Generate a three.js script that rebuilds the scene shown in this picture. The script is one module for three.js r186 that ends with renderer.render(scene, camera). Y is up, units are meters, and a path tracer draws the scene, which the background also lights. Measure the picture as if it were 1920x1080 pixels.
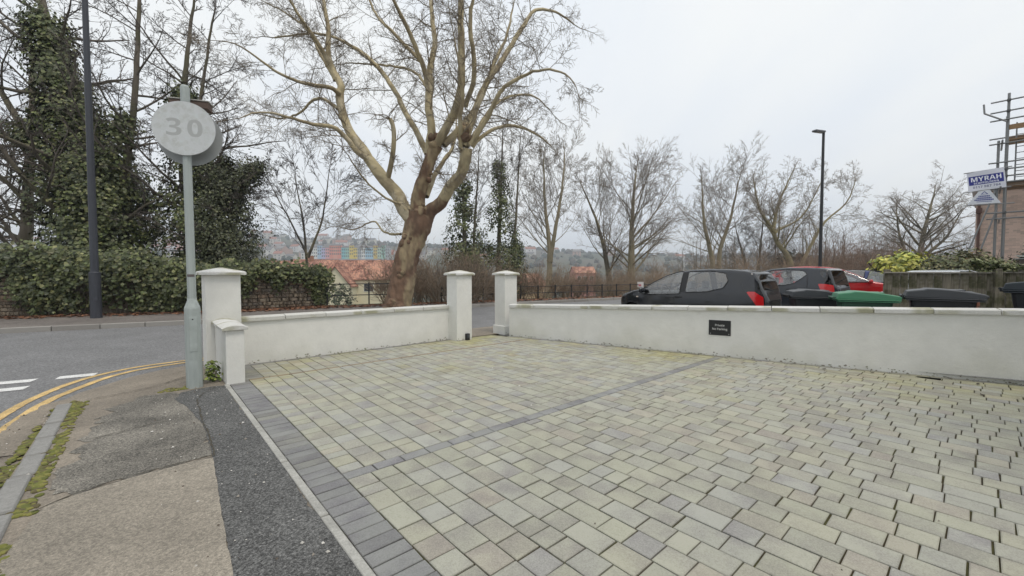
import * as THREE from 'three';
import { mergeGeometries } from 'three/addons/utils/BufferGeometryUtils.js';
import { RoundedBoxGeometry } from 'three/addons/geometries/RoundedBoxGeometry.js';

// ---------- camera, sky, sun, exposure ----------
const scene = new THREE.Scene();
const camera = new THREE.PerspectiveCamera(69.39, 16 / 9, 0.05, 4000);
camera.position.set(0, 1.4, 0);
camera.rotation.set(-0.0359, 0, 0);
scene.add(camera);
const renderer = new THREE.WebGLRenderer();
renderer.toneMapping = THREE.LinearToneMapping;
renderer.toneMappingExposure = 1.035;
renderer.shadowMap.enabled = true;

// seeded random numbers and noise
function rng(seed) {
  let s = seed >>> 0;
  return () => { s = (s + 0x6D2B79F5) >>> 0; let t = Math.imul(s ^ (s >>> 15), 1 | s); t = (t + Math.imul(t ^ (t >>> 7), 61 | t)) ^ t; return ((t ^ (t >>> 14)) >>> 0) / 4294967296; };
}
function hash3(x, y, z) { let h = Math.imul(x, 374761393) ^ Math.imul(y, 668265263) ^ Math.imul(z, 2147483647 - 1013); h = Math.imul(h ^ (h >>> 13), 1274126177); return ((h ^ (h >>> 16)) >>> 0) / 4294967296; }
const sm = (t) => t * t * (3 - 2 * t), lerp = (a, b, t) => a + (b - a) * t, clamp = (x, a = 0, b = 1) => Math.min(b, Math.max(a, x));
const smooth = (a, b, x) => sm(clamp((x - a) / (b - a)));
function noise3(x, y, z = 0) {
  const X = Math.floor(x), Y = Math.floor(y), Z = Math.floor(z), u = sm(x - X), v = sm(y - Y), w = sm(z - Z);
  const k = (i, j, l) => hash3(X + i, Y + j, Z + l);
  return lerp(lerp(lerp(k(0, 0, 0), k(1, 0, 0), u), lerp(k(0, 1, 0), k(1, 1, 0), u), v), lerp(lerp(k(0, 0, 1), k(1, 0, 1), u), lerp(k(0, 1, 1), k(1, 1, 1), u), v), w);
}
function fbm(x, y, z = 0, o = 4) { let s = 0, a = 0.5, f = 1; for (let i = 0; i < o; i++) { s += a * noise3(x * f, y * f, z + i * 7.3); f *= 2.03; a *= 0.5; } return s / (1 - Math.pow(0.5, o)); }
function pnoise(x, y, p, s) {                        // periodic in p
  const X = Math.floor(x), Y = Math.floor(y), u = sm(x - X), v = sm(y - Y), m = (n) => ((n % p) + p) % p;
  return lerp(lerp(hash3(m(X), m(Y), s), hash3(m(X + 1), m(Y), s), u), lerp(hash3(m(X), m(Y + 1), s), hash3(m(X + 1), m(Y + 1), s), u), v);
}
function pfbm(u, v, p, s, o = 4) { let t = 0, a = 0.5, q = p; for (let i = 0; i < o; i++) { t += a * pnoise(u * q, v * q, q, s + i * 13); q *= 2; a *= 0.5; } return t / (1 - Math.pow(0.5, o)); }

// overcast sky: one soft layer of thin cloud, a little bluer in the gaps
{
  const W = 1024, H = 512, d = new Float32Array(W * H * 4);
  for (let j = 0; j < H; j++) for (let i = 0; i < W; i++) {
    const th = (i / W) * 2 * Math.PI, ph = ((j + 0.5) / H - 0.5) * Math.PI;
    const x = Math.cos(ph) * Math.cos(th), y = Math.sin(ph), z = Math.cos(ph) * Math.sin(th);
    const k = 1 / (Math.abs(y) + 0.35), c = fbm(x * k * 2.2 + 11, y * 1.2 + 3, z * k * 2.2 + 5, 5);
    const g = smooth(0.32, 0.68, c), o = (j * W + i) * 4;
    d[o] = lerp(0.865, 0.955, g); d[o + 1] = lerp(0.915, 0.980, g); d[o + 2] = lerp(0.975, 0.990, g); d[o + 3] = 1;
  }
  const t = new THREE.DataTexture(d, W, H, THREE.RGBAFormat, THREE.FloatType);
  t.mapping = THREE.EquirectangularReflectionMapping; t.magFilter = THREE.LinearFilter; t.minFilter = THREE.LinearFilter; t.needsUpdate = true;
  scene.background = t; scene.environment = t;
}
const sun = new THREE.DirectionalLight(0xfff6ea, 1.5);
sun.position.set(12, 38, 6); sun.target.position.set(0, 0, -8);
sun.castShadow = true; sun.shadow.radius = 36; sun.shadow.mapSize.set(2048, 2048);
Object.assign(sun.shadow.camera, { left: -45, right: 45, top: 45, bottom: -45, near: 1, far: 120 });
scene.add(sun, sun.target);
scene.fog = new THREE.FogExp2(0xdfe7f0, 0.0007);

// ---------- helpers ----------
const V = (x, y, z) => new THREE.Vector3(x, y, z);
const lin = (r, g, b) => new THREE.Color().setRGB(r, g, b);
const usedNames = {};
function numbered(name) { const n = usedNames[name] = (usedNames[name] ?? -1) + 1; return n ? name + '_' + String(n).padStart(3, '0') : name; }
function mesh(name, geo, mat, parent) { const m = new THREE.Mesh(geo, mat); m.name = name; m.castShadow = m.receiveShadow = true; if (parent) parent.add(m); return m; }
function tag(o, label, category, group, kind) { o.userData = { ...o.userData, label, category }; if (group) o.userData.group = group; if (kind) o.userData.kind = kind; return o; }
function thing(name, label, category, pos = [0, 0, 0], turn = 0, group) { const g = new THREE.Group(); g.name = numbered(name); g.position.set(...pos); g.rotation.y = turn; scene.add(g); return tag(g, label, category, group); }
function structure(name, geo, mat) { const m = mesh(numbered(name), geo, mat, scene); m.userData.kind = 'structure'; return m; }
function stuffPart(name, geo, mat, parent) { const m = mesh(name, geo, mat, parent); m.userData.kind = 'stuff'; return m; }
function copy(src, pos, turn, label, scale = 1) { const c = src.clone(); c.name = numbered(src.name.replace(/_\d{3}$/, '')); c.userData = { ...src.userData }; if (label) c.userData.label = label; c.position.set(...pos); c.rotation.y = turn; if (Array.isArray(scale)) c.scale.set(...scale); else c.scale.setScalar(scale); scene.add(c); return c; }
// driveway axes: a runs up the courses towards the road, b across them
const AX = [-0.6628, -0.7488], BX = [0.7488, -0.6628];
const ab = (a, b) => [a * AX[0] + b * BX[0], a * AX[1] + b * BX[1]];
const A_TURN = Math.atan2(-BX[1], BX[0]);            // turn that takes local +x to b (local +z is then minus a)

class MB {                                          // collects triangles into one geometry
  constructor() { this.p = []; this.n = []; this.u = []; this.c = []; this.i = []; }
  v(x, y, z, nx, ny, nz, u = 0, w = 0, c) { this.p.push(x, y, z); this.n.push(nx, ny, nz); this.u.push(u, w); if (c) this.c.push(c[0], c[1], c[2]); return this.p.length / 3 - 1; }
  tri(a, b, c) { this.i.push(a, b, c); }
  poly(pts, c, uvf) {                               // flat convex polygon, own normal
    const e1 = [pts[1][0] - pts[0][0], pts[1][1] - pts[0][1], pts[1][2] - pts[0][2]], e2 = [pts[2][0] - pts[0][0], pts[2][1] - pts[0][1], pts[2][2] - pts[0][2]];
    let n = [e1[1] * e2[2] - e1[2] * e2[1], e1[2] * e2[0] - e1[0] * e2[2], e1[0] * e2[1] - e1[1] * e2[0]]; const l = Math.hypot(...n) || 1; n = n.map((t) => t / l);
    const b = this.p.length / 3;
    for (const q of pts) { const uv = uvf ? uvf(q, n) : Math.abs(n[1]) > 0.6 ? [q[0], q[2]] : Math.abs(n[0]) > Math.abs(n[2]) ? [q[2], q[1]] : [q[0], q[1]]; this.v(q[0], q[1], q[2], n[0], n[1], n[2], uv[0], uv[1], c); }
    for (let k = 2; k < pts.length; k++) this.tri(b, b + k - 1, b + k);
  }
  box(x0, y0, z0, x1, y1, z1, c) {
    const P = (i, j, k) => [i ? x1 : x0, j ? y1 : y0, k ? z1 : z0];
    this.poly([P(0, 0, 1), P(1, 0, 1), P(1, 1, 1), P(0, 1, 1)], c); this.poly([P(1, 0, 0), P(0, 0, 0), P(0, 1, 0), P(1, 1, 0)], c);
    this.poly([P(1, 0, 1), P(1, 0, 0), P(1, 1, 0), P(1, 1, 1)], c); this.poly([P(0, 0, 0), P(0, 0, 1), P(0, 1, 1), P(0, 1, 0)], c);
    this.poly([P(0, 1, 1), P(1, 1, 1), P(1, 1, 0), P(0, 1, 0)], c); this.poly([P(0, 0, 0), P(1, 0, 0), P(1, 0, 1), P(0, 0, 1)], c);
  }
  tube(pts, rad, sides, colf, bump) {
    const n = pts.length, base = this.p.length / 3; let px = 0, py = 0, pz = 1, first = true, len = 0;
    for (let k = 0; k < n; k++) {
      const a = pts[Math.max(0, k - 1)], b = pts[Math.min(n - 1, k + 1)];
      let tx = b[0] - a[0], ty = b[1] - a[1], tz = b[2] - a[2]; const tl = Math.hypot(tx, ty, tz) || 1; tx /= tl; ty /= tl; tz /= tl;
      if (first) { if (Math.abs(tz) > 0.8) { px = 1; pz = 0; } first = false; }
      const d = px * tx + py * ty + pz * tz; px -= d * tx; py -= d * ty; pz -= d * tz; const pl = Math.hypot(px, py, pz) || 1; px /= pl; py /= pl; pz /= pl;
      const qx = ty * pz - tz * py, qy = tz * px - tx * pz, qz = tx * py - ty * px;
      if (k) len += Math.hypot(pts[k][0] - pts[k - 1][0], pts[k][1] - pts[k - 1][1], pts[k][2] - pts[k - 1][2]);
      for (let s = 0; s < sides; s++) {
        const t = (s / sides) * 2 * Math.PI, cs = Math.cos(t), sn = Math.sin(t), nx = px * cs + qx * sn, ny = py * cs + qy * sn, nz = pz * cs + qz * sn;
        let r = rad[k]; if (bump) r *= bump(pts[k][0] + nx * r, pts[k][1] + ny * r, pts[k][2] + nz * r, r);
        const x = pts[k][0] + nx * r, y = pts[k][1] + ny * r, z = pts[k][2] + nz * r;
        this.v(x, y, z, nx, ny, nz, (s / sides) * 6.28 * r, len, colf ? colf(x, y, z, rad[k]) : undefined);
      }
    }
    for (let k = 0; k + 1 < n; k++) for (let s = 0; s < sides; s++) { const a = base + k * sides + s, b = base + k * sides + (s + 1) % sides, c = a + sides, d = b + sides; this.tri(a, b, c); this.tri(b, d, c); }
  }
  geo(smoothNormals) {
    const g = new THREE.BufferGeometry();
    g.setAttribute('position', new THREE.Float32BufferAttribute(this.p, 3)); g.setAttribute('normal', new THREE.Float32BufferAttribute(this.n, 3)); g.setAttribute('uv', new THREE.Float32BufferAttribute(this.u, 2));
    if (this.c.length) g.setAttribute('color', new THREE.Float32BufferAttribute(this.c, 3));
    g.setIndex(this.i); if (smoothNormals) g.computeVertexNormals(); return g;
  }
}
function boxUV(g) {                                  // uv in metres by the way each face points
  g = g.index ? g.toNonIndexed() : g; const p = g.attributes.position, n = g.attributes.normal, u = new Float32Array(p.count * 2);
  for (let i = 0; i < p.count; i++) { const ax = Math.abs(n.getX(i)), ay = Math.abs(n.getY(i)), az = Math.abs(n.getZ(i)); const q = ay > ax && ay > az ? [p.getX(i), p.getZ(i)] : ax > az ? [p.getZ(i), p.getY(i)] : [p.getX(i), p.getY(i)]; u[2 * i] = q[0]; u[2 * i + 1] = q[1]; }
  g.setAttribute('uv', new THREE.BufferAttribute(u, 2)); return g;
}
const rbox = (w, h, d, r, seg = 2) => boxUV(new RoundedBoxGeometry(w, h, d, seg, r));
const cyl = (r0, r1, h, n = 20) => new THREE.CylinderGeometry(r0, r1, h, n);
function bar(p, q, r, n = 8) { const a = V(...p), b = V(...q), g = new THREE.CylinderGeometry(r, r, a.distanceTo(b), n); g.applyQuaternion(new THREE.Quaternion().setFromUnitVectors(V(0, 1, 0), b.clone().sub(a).normalize())); g.translate((p[0] + q[0]) / 2, (p[1] + q[1]) / 2, (p[2] + q[2]) / 2); return g; }
const lathe = (pts, n = 24) => new THREE.LatheGeometry(pts.map(([r, y]) => new THREE.Vector2(r, y)), n);

// textures: uv in metres, one tile per `tile` metres
function tex(size, fn, tile, colour = true) {
  const d = new Uint8Array(size * size * 4);
  for (let j = 0; j < size; j++) for (let i = 0; i < size; i++) { const c = fn((i + 0.5) / size, (j + 0.5) / size, i, j), o = (j * size + i) * 4; for (let k = 0; k < 3; k++) d[o + k] = clamp(Array.isArray(c) ? c[k] : c) * 255; d[o + 3] = 255; }
  const t = new THREE.DataTexture(d, size, size); t.wrapS = t.wrapT = THREE.RepeatWrapping; t.magFilter = THREE.LinearFilter; t.minFilter = THREE.LinearMipmapLinearFilter; t.generateMipmaps = true; t.anisotropy = 8;
  if (colour) t.colorSpace = THREE.SRGBColorSpace; t.repeat.set(1 / tile, 1 / tile); t.needsUpdate = true; return t;
}
const mixc = (a, b, t) => [lerp(a[0], b[0], t), lerp(a[1], b[1], t), lerp(a[2], b[2], t)];
const std = (o) => new THREE.MeshStandardMaterial({ roughness: 0.85, metalness: 0, ...o });
const plain = (r, g, b, rough = 0.8, o = {}) => std({ color: lin(r, g, b), roughness: rough, ...o });
function stony(size, tile, base, spread, speck, seed) {   // aggregate: chips of their own tone, worn patches
  return tex(size, (u, v, i, j) => {
    const p = pfbm(u, v, 4, seed, 4) - 0.5, q = pnoise(u * size / 3, v * size / 3, Math.floor(size / 3), seed + 5), h = hash3(i, j, seed), q2 = pnoise(u * size / 7, v * size / 7, Math.floor(size / 7), seed + 9);
    const s = 1 + p * spread[0] + (q - 0.5) * spread[1] + (h - 0.5) * spread[2] + (q2 - 0.5) * spread[1] * 0.8; let c = base.map((t) => t * s);
    if (q > 1 - speck[0]) c = mixc(c, speck[1], 0.4 + 0.5 * h); return c;
  }, tile);
}
function grain(size, tile, seed, cell = 3) { return tex(size, (u, v, i, j) => 0.25 + 0.35 * pnoise(u * size / cell, v * size / cell, Math.floor(size / cell), seed) + 0.2 * hash3(i, j, seed) + 0.2 * pfbm(u, v, 8, seed + 3, 3), tile, false); }

const tRoad = stony(1024, 2.6, [0.455, 0.455, 0.457], [0.16, 0.34, 0.24], [0.06, [0.62, 0.61, 0.6]], 21);
const tDark = stony(1024, 1.5, [0.335, 0.335, 0.33], [0.3, 0.75, 0.4], [0.06, [0.60, 0.59, 0.57]], 31);
const tRough = stony(1024, 1.3, [0.445, 0.43, 0.40], [0.55, 0.6, 0.4], [0.08, [0.62, 0.6, 0.56]], 41);
const tPink = stony(1024, 1.7, [0.545, 0.517, 0.470], [0.30, 0.26, 0.26], [0.04, [0.70, 0.67, 0.62]], 51);
const tTan = stony(1024, 2.1, [0.515, 0.482, 0.435], [0.40, 0.20, 0.2], [0.05, [0.68, 0.64, 0.58]], 61);
const bGrain = grain(512, 0.8, 71), bFine = grain(512, 0.5, 72, 2);
const M = {
  road: std({ map: tRoad, bumpMap: bGrain, bumpScale: 0.005, roughness: 0.88 }),
  dark: std({ map: tDark, bumpMap: bGrain, bumpScale: 0.006, roughness: 0.85 }),
  rough: std({ map: tRough, bumpMap: bGrain, bumpScale: 0.010 }),
  pink: std({ map: tPink, bumpMap: bGrain, bumpScale: 0.004 }),
  tan: std({ map: tTan, bumpMap: bGrain, bumpScale: 0.005 }),
};

function sheetGeo(pts, y) {                          // flat sheet from [x, z] points
  const g = new THREE.ShapeGeometry(new THREE.Shape(pts.map(([x, z]) => new THREE.Vector2(x, -z)))); g.rotateX(-Math.PI / 2); g.translate(0, y, 0);
  const p = g.attributes.position, u = g.attributes.uv; for (let i = 0; i < p.count; i++) u.setXY(i, p.getX(i), p.getZ(i)); return g;
}
function ragged(pts, step, amp, seed) {              // subdivide a closed outline and roughen it
  const out = []; const n = pts.length;
  for (let k = 0; k < n; k++) { const a = pts[k], b = pts[(k + 1) % n], L = Math.hypot(b[0] - a[0], b[1] - a[1]), m = Math.max(1, Math.round(L / step)); for (let i = 0; i < m; i++) { const x = lerp(a[0], b[0], i / m), z = lerp(a[1], b[1], i / m); out.push([x + (fbm(x * 9, z * 9, seed) - 0.5) * amp * 2 + (noise3(x * 40, z * 40, seed) - 0.5) * amp * 0.5, z + (fbm(x * 9, z * 9, seed + 40) - 0.5) * amp * 2 + (noise3(x * 40, z * 40, seed + 9) - 0.5) * amp * 0.5]); } }
  return out;
}
const AB = (pts) => pts.map(([a, b]) => ab(a, b));
function curb(outline, y0, y1, mat, name) {          // a raised slab with an outline and vertical edges
  const m = new MB(); const n = outline.length;
  for (let k = 0; k < n; k++) { const p = outline[k], q = outline[(k + 1) % n]; m.poly([[q[0], y0, q[1]], [p[0], y0, p[1]], [p[0], y1, p[1]], [q[0], y1, q[1]]]); m.poly([[p[0], y0, p[1]], [q[0], y0, q[1]], [q[0], y1, q[1]], [p[0], y1, p[1]]]); }
  return structure(name, mergeGeometries([sheetGeo(outline, y1), m.geo()].map((g) => g.index ? g.toNonIndexed() : g)), mat);
}

// ---------- the ground ----------
const farKerb = [[-60, 14], [-30, -0.5], [-20, -5.8], [-12.23, -9.89], [-9.09, -11.6], [-5.2, -14.4], [-1.36, -17.6], [2.3, -20.2], [6.13, -22.7], [12, -26], [22, -30], [45, -36], [80, -44]];
const backLine = [[-60, 9.5], [-30, -4.4], [-22, -8.9], [-15.8, -12.4], [-10.9, -14.3], [-7.6, -16.7], [-3.4, -18.9], [1.35, -21.6], [7.86, -25.0], [13, -27.6], [23, -31.4], [46, -37.4], [80, -45.4]];
function beyond(x, z) { let best = 1e9, sgn = 1; for (let k = 0; k + 1 < backLine.length; k++) { const [ax, az] = backLine[k], [bx, bz] = backLine[k + 1], dx = bx - ax, dz = bz - az, t = clamp(((x - ax) * dx + (z - az) * dz) / (dx * dx + dz * dz)), d = Math.hypot(x - ax - t * dx, z - az - t * dz); if (d < best) { best = d; sgn = (dx * (z - az) - dz * (x - ax)) < 0 ? 1 : -1; } } return best * sgn; }
const SKYLINE = [[-3000, 470], [0, 456], [300, 448], [500, 441], [600, 451], [720, 455], [900, 461], [1000, 470], [1200, 478], [1400, 481], [5000, 484]];
function groundHeight(x, z) {
  const r = Math.hypot(x, z), s = beyond(x, z); let y = -0.12;
  const rightness = smooth(4, 30, x + z * 0.25 + 8);
  y -= (11 * smooth(0, 75, s) + 3 * smooth(60, 200, s)) * (1 - 0.86 * rightness * (1 - smooth(70, 160, s)));
  if (z < -1) {
    const px = clamp(960 + 780 * x / -z, -2900, 4900); let sk = 470; for (let k = 0; k + 1 < SKYLINE.length; k++) if (px >= SKYLINE[k][0] && px <= SKYLINE[k + 1][0]) sk = lerp(SKYLINE[k][1], SKYLINE[k + 1][1], (px - SKYLINE[k][0]) / (SKYLINE[k + 1][0] - SKYLINE[k][0]));
    const top = 1000 * (512 - sk) / 780; y += (top + 14) * (0.42 * smooth(300, 620, -z) + 0.58 * smooth(520, 1000, -z)) + (fbm(x * 0.012, z * 0.012, 3) - 0.5) * 16 * smooth(250, 600, r);
  }
  return y;
}
{
  const radii = []; for (let r = 0.5; r < 1700; r *= r < 20 ? 1.25 : 1.06) radii.push(r);
  const N = 220, m = new MB();
  for (let k = 0; k < radii.length; k++) for (let i = 0; i <= N; i++) {
    const t = (i / N) * 2 * Math.PI, x = radii[k] * Math.sin(t), z = -radii[k] * Math.cos(t), y = groundHeight(x, z), f = fbm(x * 0.02 + 7, z * 0.02, 9), e = fbm(x * 0.5, z * 0.5, 4);
    let c = mixc([0.055, 0.065, 0.03], [0.085, 0.07, 0.045], smooth(0.35, 0.65, f)); c = mixc(c, [0.12, 0.11, 0.075], 0.6 * smooth(0.5, 0.75, e)); m.v(x, y, z, 0, 1, 0, x, z, c);
  }
  for (let k = 0; k + 1 < radii.length; k++) for (let i = 0; i < N; i++) { const a = k * (N + 1) + i; m.tri(a, a + 1, a + N + 1); m.tri(a + 1, a + N + 2, a + N + 1); }
  structure('terrain', m.geo(true), std({ vertexColors: true, roughness: 1, bumpMap: bGrain, bumpScale: 0.02 }));
}
structure('road', sheetGeo([...farKerb.map(([x, z]) => [x, z - 0.6]), [80, 25], [-60, 25]], -0.04), M.road);
{ // pavement on the far side, with its kerb
  const out = [...farKerb, ...[...backLine].reverse()];
  const p = curb(out, -0.1, 0.06, std({ map: stony(512, 2.2, [0.44, 0.415, 0.395], [0.3, 0.2, 0.2], [0.04, [0.6, 0.57, 0.54]], 81), bumpMap: bGrain, bumpScale: 0.004 }), 'far_pavement');
  const km = plain(0.30, 0.285, 0.262, 0.9, { bumpMap: bFine, bumpScale: 0.003 }), km2 = plain(0.26, 0.245, 0.225, 0.9, { bumpMap: bFine, bumpScale: 0.003 });
  let count = 0;
  for (let k = 2; k < 10; k++) {
    const [ax, az] = farKerb[k], [bx, bz] = farKerb[k + 1], L = Math.hypot(bx - ax, bz - az), n = Math.round(L / 0.92), turn = Math.atan2(-(bz - az), bx - ax);
    const g = rbox(L / n - 0.012, 0.16, 0.14, 0.015, 1);
    for (let i = 0; i < n; i++) { const s = mesh('kerb_stone', g, hash3(i, k, 3) > 0.5 ? km : km2, p); s.position.set(lerp(ax, bx, (i + 0.5) / n), 0.004 + (hash3(i, k, 4) - 0.5) * 0.004, lerp(az, bz, (i + 0.5) / n)); s.rotation.y = turn; count++; }
  }
}
// pavement beside the drive, flush with the road at the corner
const nearCorner = [[6.58, -0.72], [6.96, -0.60], [7.22, -0.42], [7.58, -0.16], [7.83, 0.14], [7.99, 0.49], [8.1, 0.77]];
const footwayOutline = AB([[-3.2, -0.72], [1, -0.72], ...nearCorner, [8.3, 3.5], [8.55, 6.6], [8.3, 7.6], [7.6, 7.9], [7.4, 6.4], [7.4, 0.74], [-3.2, 0.74]]);
const footway = curb(footwayOutline, -0.08, 0, M.tan, 'footway');
const footwayPart = (name, pts, y, mat, amp = 0.02, seed = 1) => mesh(name, sheetGeo(ragged(AB(pts), 0.04, amp, seed), y), mat, footway);
footwayPart('worn_tarmac_patch', [[4.0, -0.5], [4.3, -0.46], [5.0, -0.42], [5.9, -0.30], [6.3, 0.0], [6.2, 0.3], [5.16, 0.42], [4.66, 0.42], [3.9, 0.38], [3.8, -0.09], [3.73, -0.36]], 0.004, M.rough, 0.11, 3);
footwayPart('new_tarmac_strip', [[6.2, 0.72], [6.24, 0.55], [6.16, 0.30], [5.9, 0.22], [5.5, 0.30], [5.0, 0.35], [4.66, 0.38], [3.94, 0.36], [3.41, 0.33], [2.67, 0.29], [2.27, 0.27], [1, 0.2], [-3.1, 0.2], [-3.1, 0.72]], 0.0075, M.dark, 0.022, 5);
footwayPart('pink_tarmac_panel', [[-3.1, -0.57], [3.0, -0.56], [3.55, -0.5], [3.70, -0.46], [3.74, -0.33], [3.8, -0.09], [3.83, 0.17], [3.81, 0.36], [3.41, 0.335], [2.67, 0.295], [2.27, 0.275], [1, 0.205], [-3.1, 0.205]], 0.011, M.pink, 0.008, 7);
{ // old flush kerb stones, with moss in the joints beside them
  const km = plain(0.29, 0.285, 0.27, 0.85, { bumpMap: bFine, bumpScale: 0.004, map: stony(256, 0.9, [0.92, 0.92, 0.92], [0.25, 0.1, 0.1], [0, [1, 1, 1]], 85) });
  let a = -2.6; const r = rng(5);
  while (a < 6.3) { const L = a < 3 ? 0.9 : [0.75, 0.62, 0.55, 0.45][Math.floor(r() * 4)]; const g = rbox(0.118, 0.09, L - 0.025, 0.012, 1), s = mesh('kerb_stone', g, km, footway), [x, z] = ab(a + L / 2, -0.655 + (r() - 0.5) * 0.02); s.position.set(x, -0.031 + r() * 0.006, z); s.rotation.set((r() - 0.5) * 0.01, A_TURN + (r() - 0.5) * 0.03, (r() - 0.5) * 0.015); a += L; }
}
{ // open joints between old layers of tarmac, full of soil
  const jm = plain(0.07, 0.062, 0.045, 1, { bumpMap: bGrain, bumpScale: 0.01 });
  for (const [path, w, seed] of [[[[6.47, -0.52], [6.56, -0.2], [6.70, 0.06], [6.95, 0.3], [7.2, 0.5]], 0.014, 1], [[[3.62, -0.52], [3.76, -0.33], [3.82, -0.09], [3.85, 0.17], [3.84, 0.37]], 0.012, 2], [[[3.84, 0.37], [4.4, 0.385], [5.2, 0.39], [5.8, 0.44], [6.16, 0.62]], 0.010, 3], [[[7.3, 0.1], [7.36, 0.25], [7.5, 0.42]], 0.008, 4], [[[4.9, -0.35], [5.0, -0.1], [5.05, 0.15]], 0.008, 5]]) {
    const cv = new THREE.CatmullRomCurve3(path.map(([a, b]) => { const [x, z] = ab(a, b); return V(x, 0, z); })), n = Math.round(cv.getLength() / 0.02), L = [], R = []; for (let k = 0; k <= n; k++) { const p = cv.getPointAt(k / n), t = cv.getTangentAt(k / n), o = (fbm(k * 0.35, seed) - 0.5) * 0.03, h = w / 2 * (0.25 + 1.3 * noise3(k * 0.5, seed + 4)); L.push([p.x - t.z * (h + o), p.z + t.x * (h + o)]); R.push([p.x + t.z * (h - o), p.z - t.x * (h - o)]); }
    mesh('open_joint', sheetGeo([...L, ...R.reverse()], 0.0145), jm, footway);
  }
}
// gutter of broken tarmac between the kerb and the road
mesh('gutter_strip', sheetGeo(ragged(AB([[-3.1, -0.74], [3, -0.74], [5, -0.74], [6.5, -0.74], [6.9, -0.66], [6.7, -0.86], [6.0, -0.98], [5.0, -1.08], [3.6, -1.12], [-3.1, -1.15]]), 0.05, 0.04, 11), -0.033), M.tan, footway);

// painted markings
const yellowPaint = std({ map: stony(512, 0.6, [0.80, 0.68, 0.45], [0.4, 0.3, 0.25], [0.2, [0.52, 0.49, 0.44]], 91), roughness: 0.7, bumpMap: bGrain, bumpScale: 0.004 });
const whitePaint = std({ map: stony(512, 0.6, [0.84, 0.84, 0.83], [0.25, 0.25, 0.25], [0.10, [0.6, 0.6, 0.6]], 92), roughness: 0.7, bumpMap: bGrain, bumpScale: 0.004 });
function stripe(name, path, w, mat, seed) {
  const cv = new THREE.CatmullRomCurve3(path.map(([a, b]) => { const [x, z] = ab(a, b); return V(x, 0, z); })), n = Math.round(cv.getLength() / 0.05), L = [], R = [];
  for (let k = 0; k <= n; k++) { const p = cv.getPointAt(k / n), t = cv.getTangentAt(k / n), wob = (noise3(k * 0.7, seed) - 0.5) * 0.012; L.push([p.x - t.z * (w / 2 + wob), p.z + t.x * (w / 2 + wob)]); R.push([p.x + t.z * (w / 2 - wob * 0.6), p.z - t.x * (w / 2 - wob * 0.6)]); }
  return structure(name, sheetGeo([...L, ...R.reverse()], -0.0345), mat);
}
stripe('yellow_line', [[0, -1.32], [3, -1.28], [5.2, -1.2], [6.65, -1.08], [7.26, -0.95], [7.85, -0.74], [8.25, -0.47], [8.52, -0.10], [8.62, 0.36], [8.68, 0.83], [8.8, 3], [8.95, 6]], 0.09, yellowPaint, 1);
stripe('yellow_line', [[0, -1.18], [3, -1.14], [5.2, -1.06], [6.2, -0.96], [6.9, -0.84], [7.5, -0.62], [7.98, -0.38], [8.28, -0.06], [8.42, 0.36], [8.48, 0.81], [8.6, 3], [8.75, 6]], 0.09, yellowPaint, 2);
for (const [k, q] of [[0, [[8.5, -1.6], [8.38, -1.13]]], [1, [[7.98, -1.6], [7.9, -1.13]]], [2, [[8.36, -0.92], [8.30, -0.54]]], [3, [[8.72, -2.75], [8.6, -2.1]]], [4, [[8.2, -2.75], [8.08, -2.1]]]]) stripe('give_way_dash', [q[0], [(q[0][0] + q[1][0]) / 2, (q[0][1] + q[1][1]) / 2], q[1]], 0.2, whitePaint, 20 + k);

// ---------- block-paved drive ----------
const RW0 = [-0.06, -9.22], RWd = (() => { const d = [6.46, 4.06], l = Math.hypot(...d); return [d[0] / l, d[1] / l]; })(), RWn = [-RWd[1], RWd[0]];   // right wall: face line, direction, (RWn points to the camera side)
const driveOutline = (() => { const e = [RW0[0] + RWd[0] * 13, RW0[1] + RWd[1] * 13]; return [ab(-3.2, 0.77), ab(7.44, 0.77), ab(7.44, 6.3), [RW0[0] - RWd[0] * 0.4, RW0[1] - RWd[1] * 0.4], e, ab(-8, 3), ab(-3.2, 0.9)]; })();
const mossBed = std({ map: tex(512, (u, v, i, j) => { const p = pfbm(u, v, 6, 101, 4), h = hash3(i, j, 7); return mixc([0.235, 0.20, 0.125], [0.275, 0.27, 0.14], smooth(0.4, 0.62, p)).map((t) => t * (0.75 + 0.5 * h)); }, 0.9), bumpMap: bGrain, bumpScale: 0.01, roughness: 1 });
const drive = structure('driveway', sheetGeo(driveOutline, -0.0075), mossBed);
const paverMat = std({ vertexColors: true, roughness: 0.88, bumpMap: grain(512, 0.35, 111, 3), bumpScale: 0.004, map: tex(512, (u, v, i, j) => { const p = pfbm(u, v, 5, 121, 5) - 0.5, h = hash3(i, j, 17), q = pnoise(u * 170, v * 170, 170, 5); const s = 0.95 + p * 0.30 + (h - 0.5) * 0.10 + (q - 0.5) * 0.12; return [s, s * (1 + p * 0.04), s * (1 - p * 0.05)]; }, 0.9) });
const pr = rng(77), pieces = [];
function clipHalf(poly, n, d) { const o = []; for (let k = 0; k < poly.length; k++) { const a = poly[k], b = poly[(k + 1) % poly.length], da = a[0] * n[0] + a[1] * n[1] - d, db = b[0] * n[0] + b[1] * n[1] - d; if (da >= 0) o.push(a); if (da * db < 0) { const t = da / (da - db); o.push([lerp(a[0], b[0], t), lerp(a[1], b[1], t)]); } } return o; }
const wallD = RW0[0] * RWn[0] + RW0[1] * RWn[1];
function algae(x, z, dWall) { return clamp((fbm(x * 1.3 + 4, z * 1.3, 2) * 1.2 + noise3(x * 5, z * 5, 6) * 0.5 - 0.46 - 0.25 * Math.min(dWall, 3)) * 1.6); }
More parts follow.
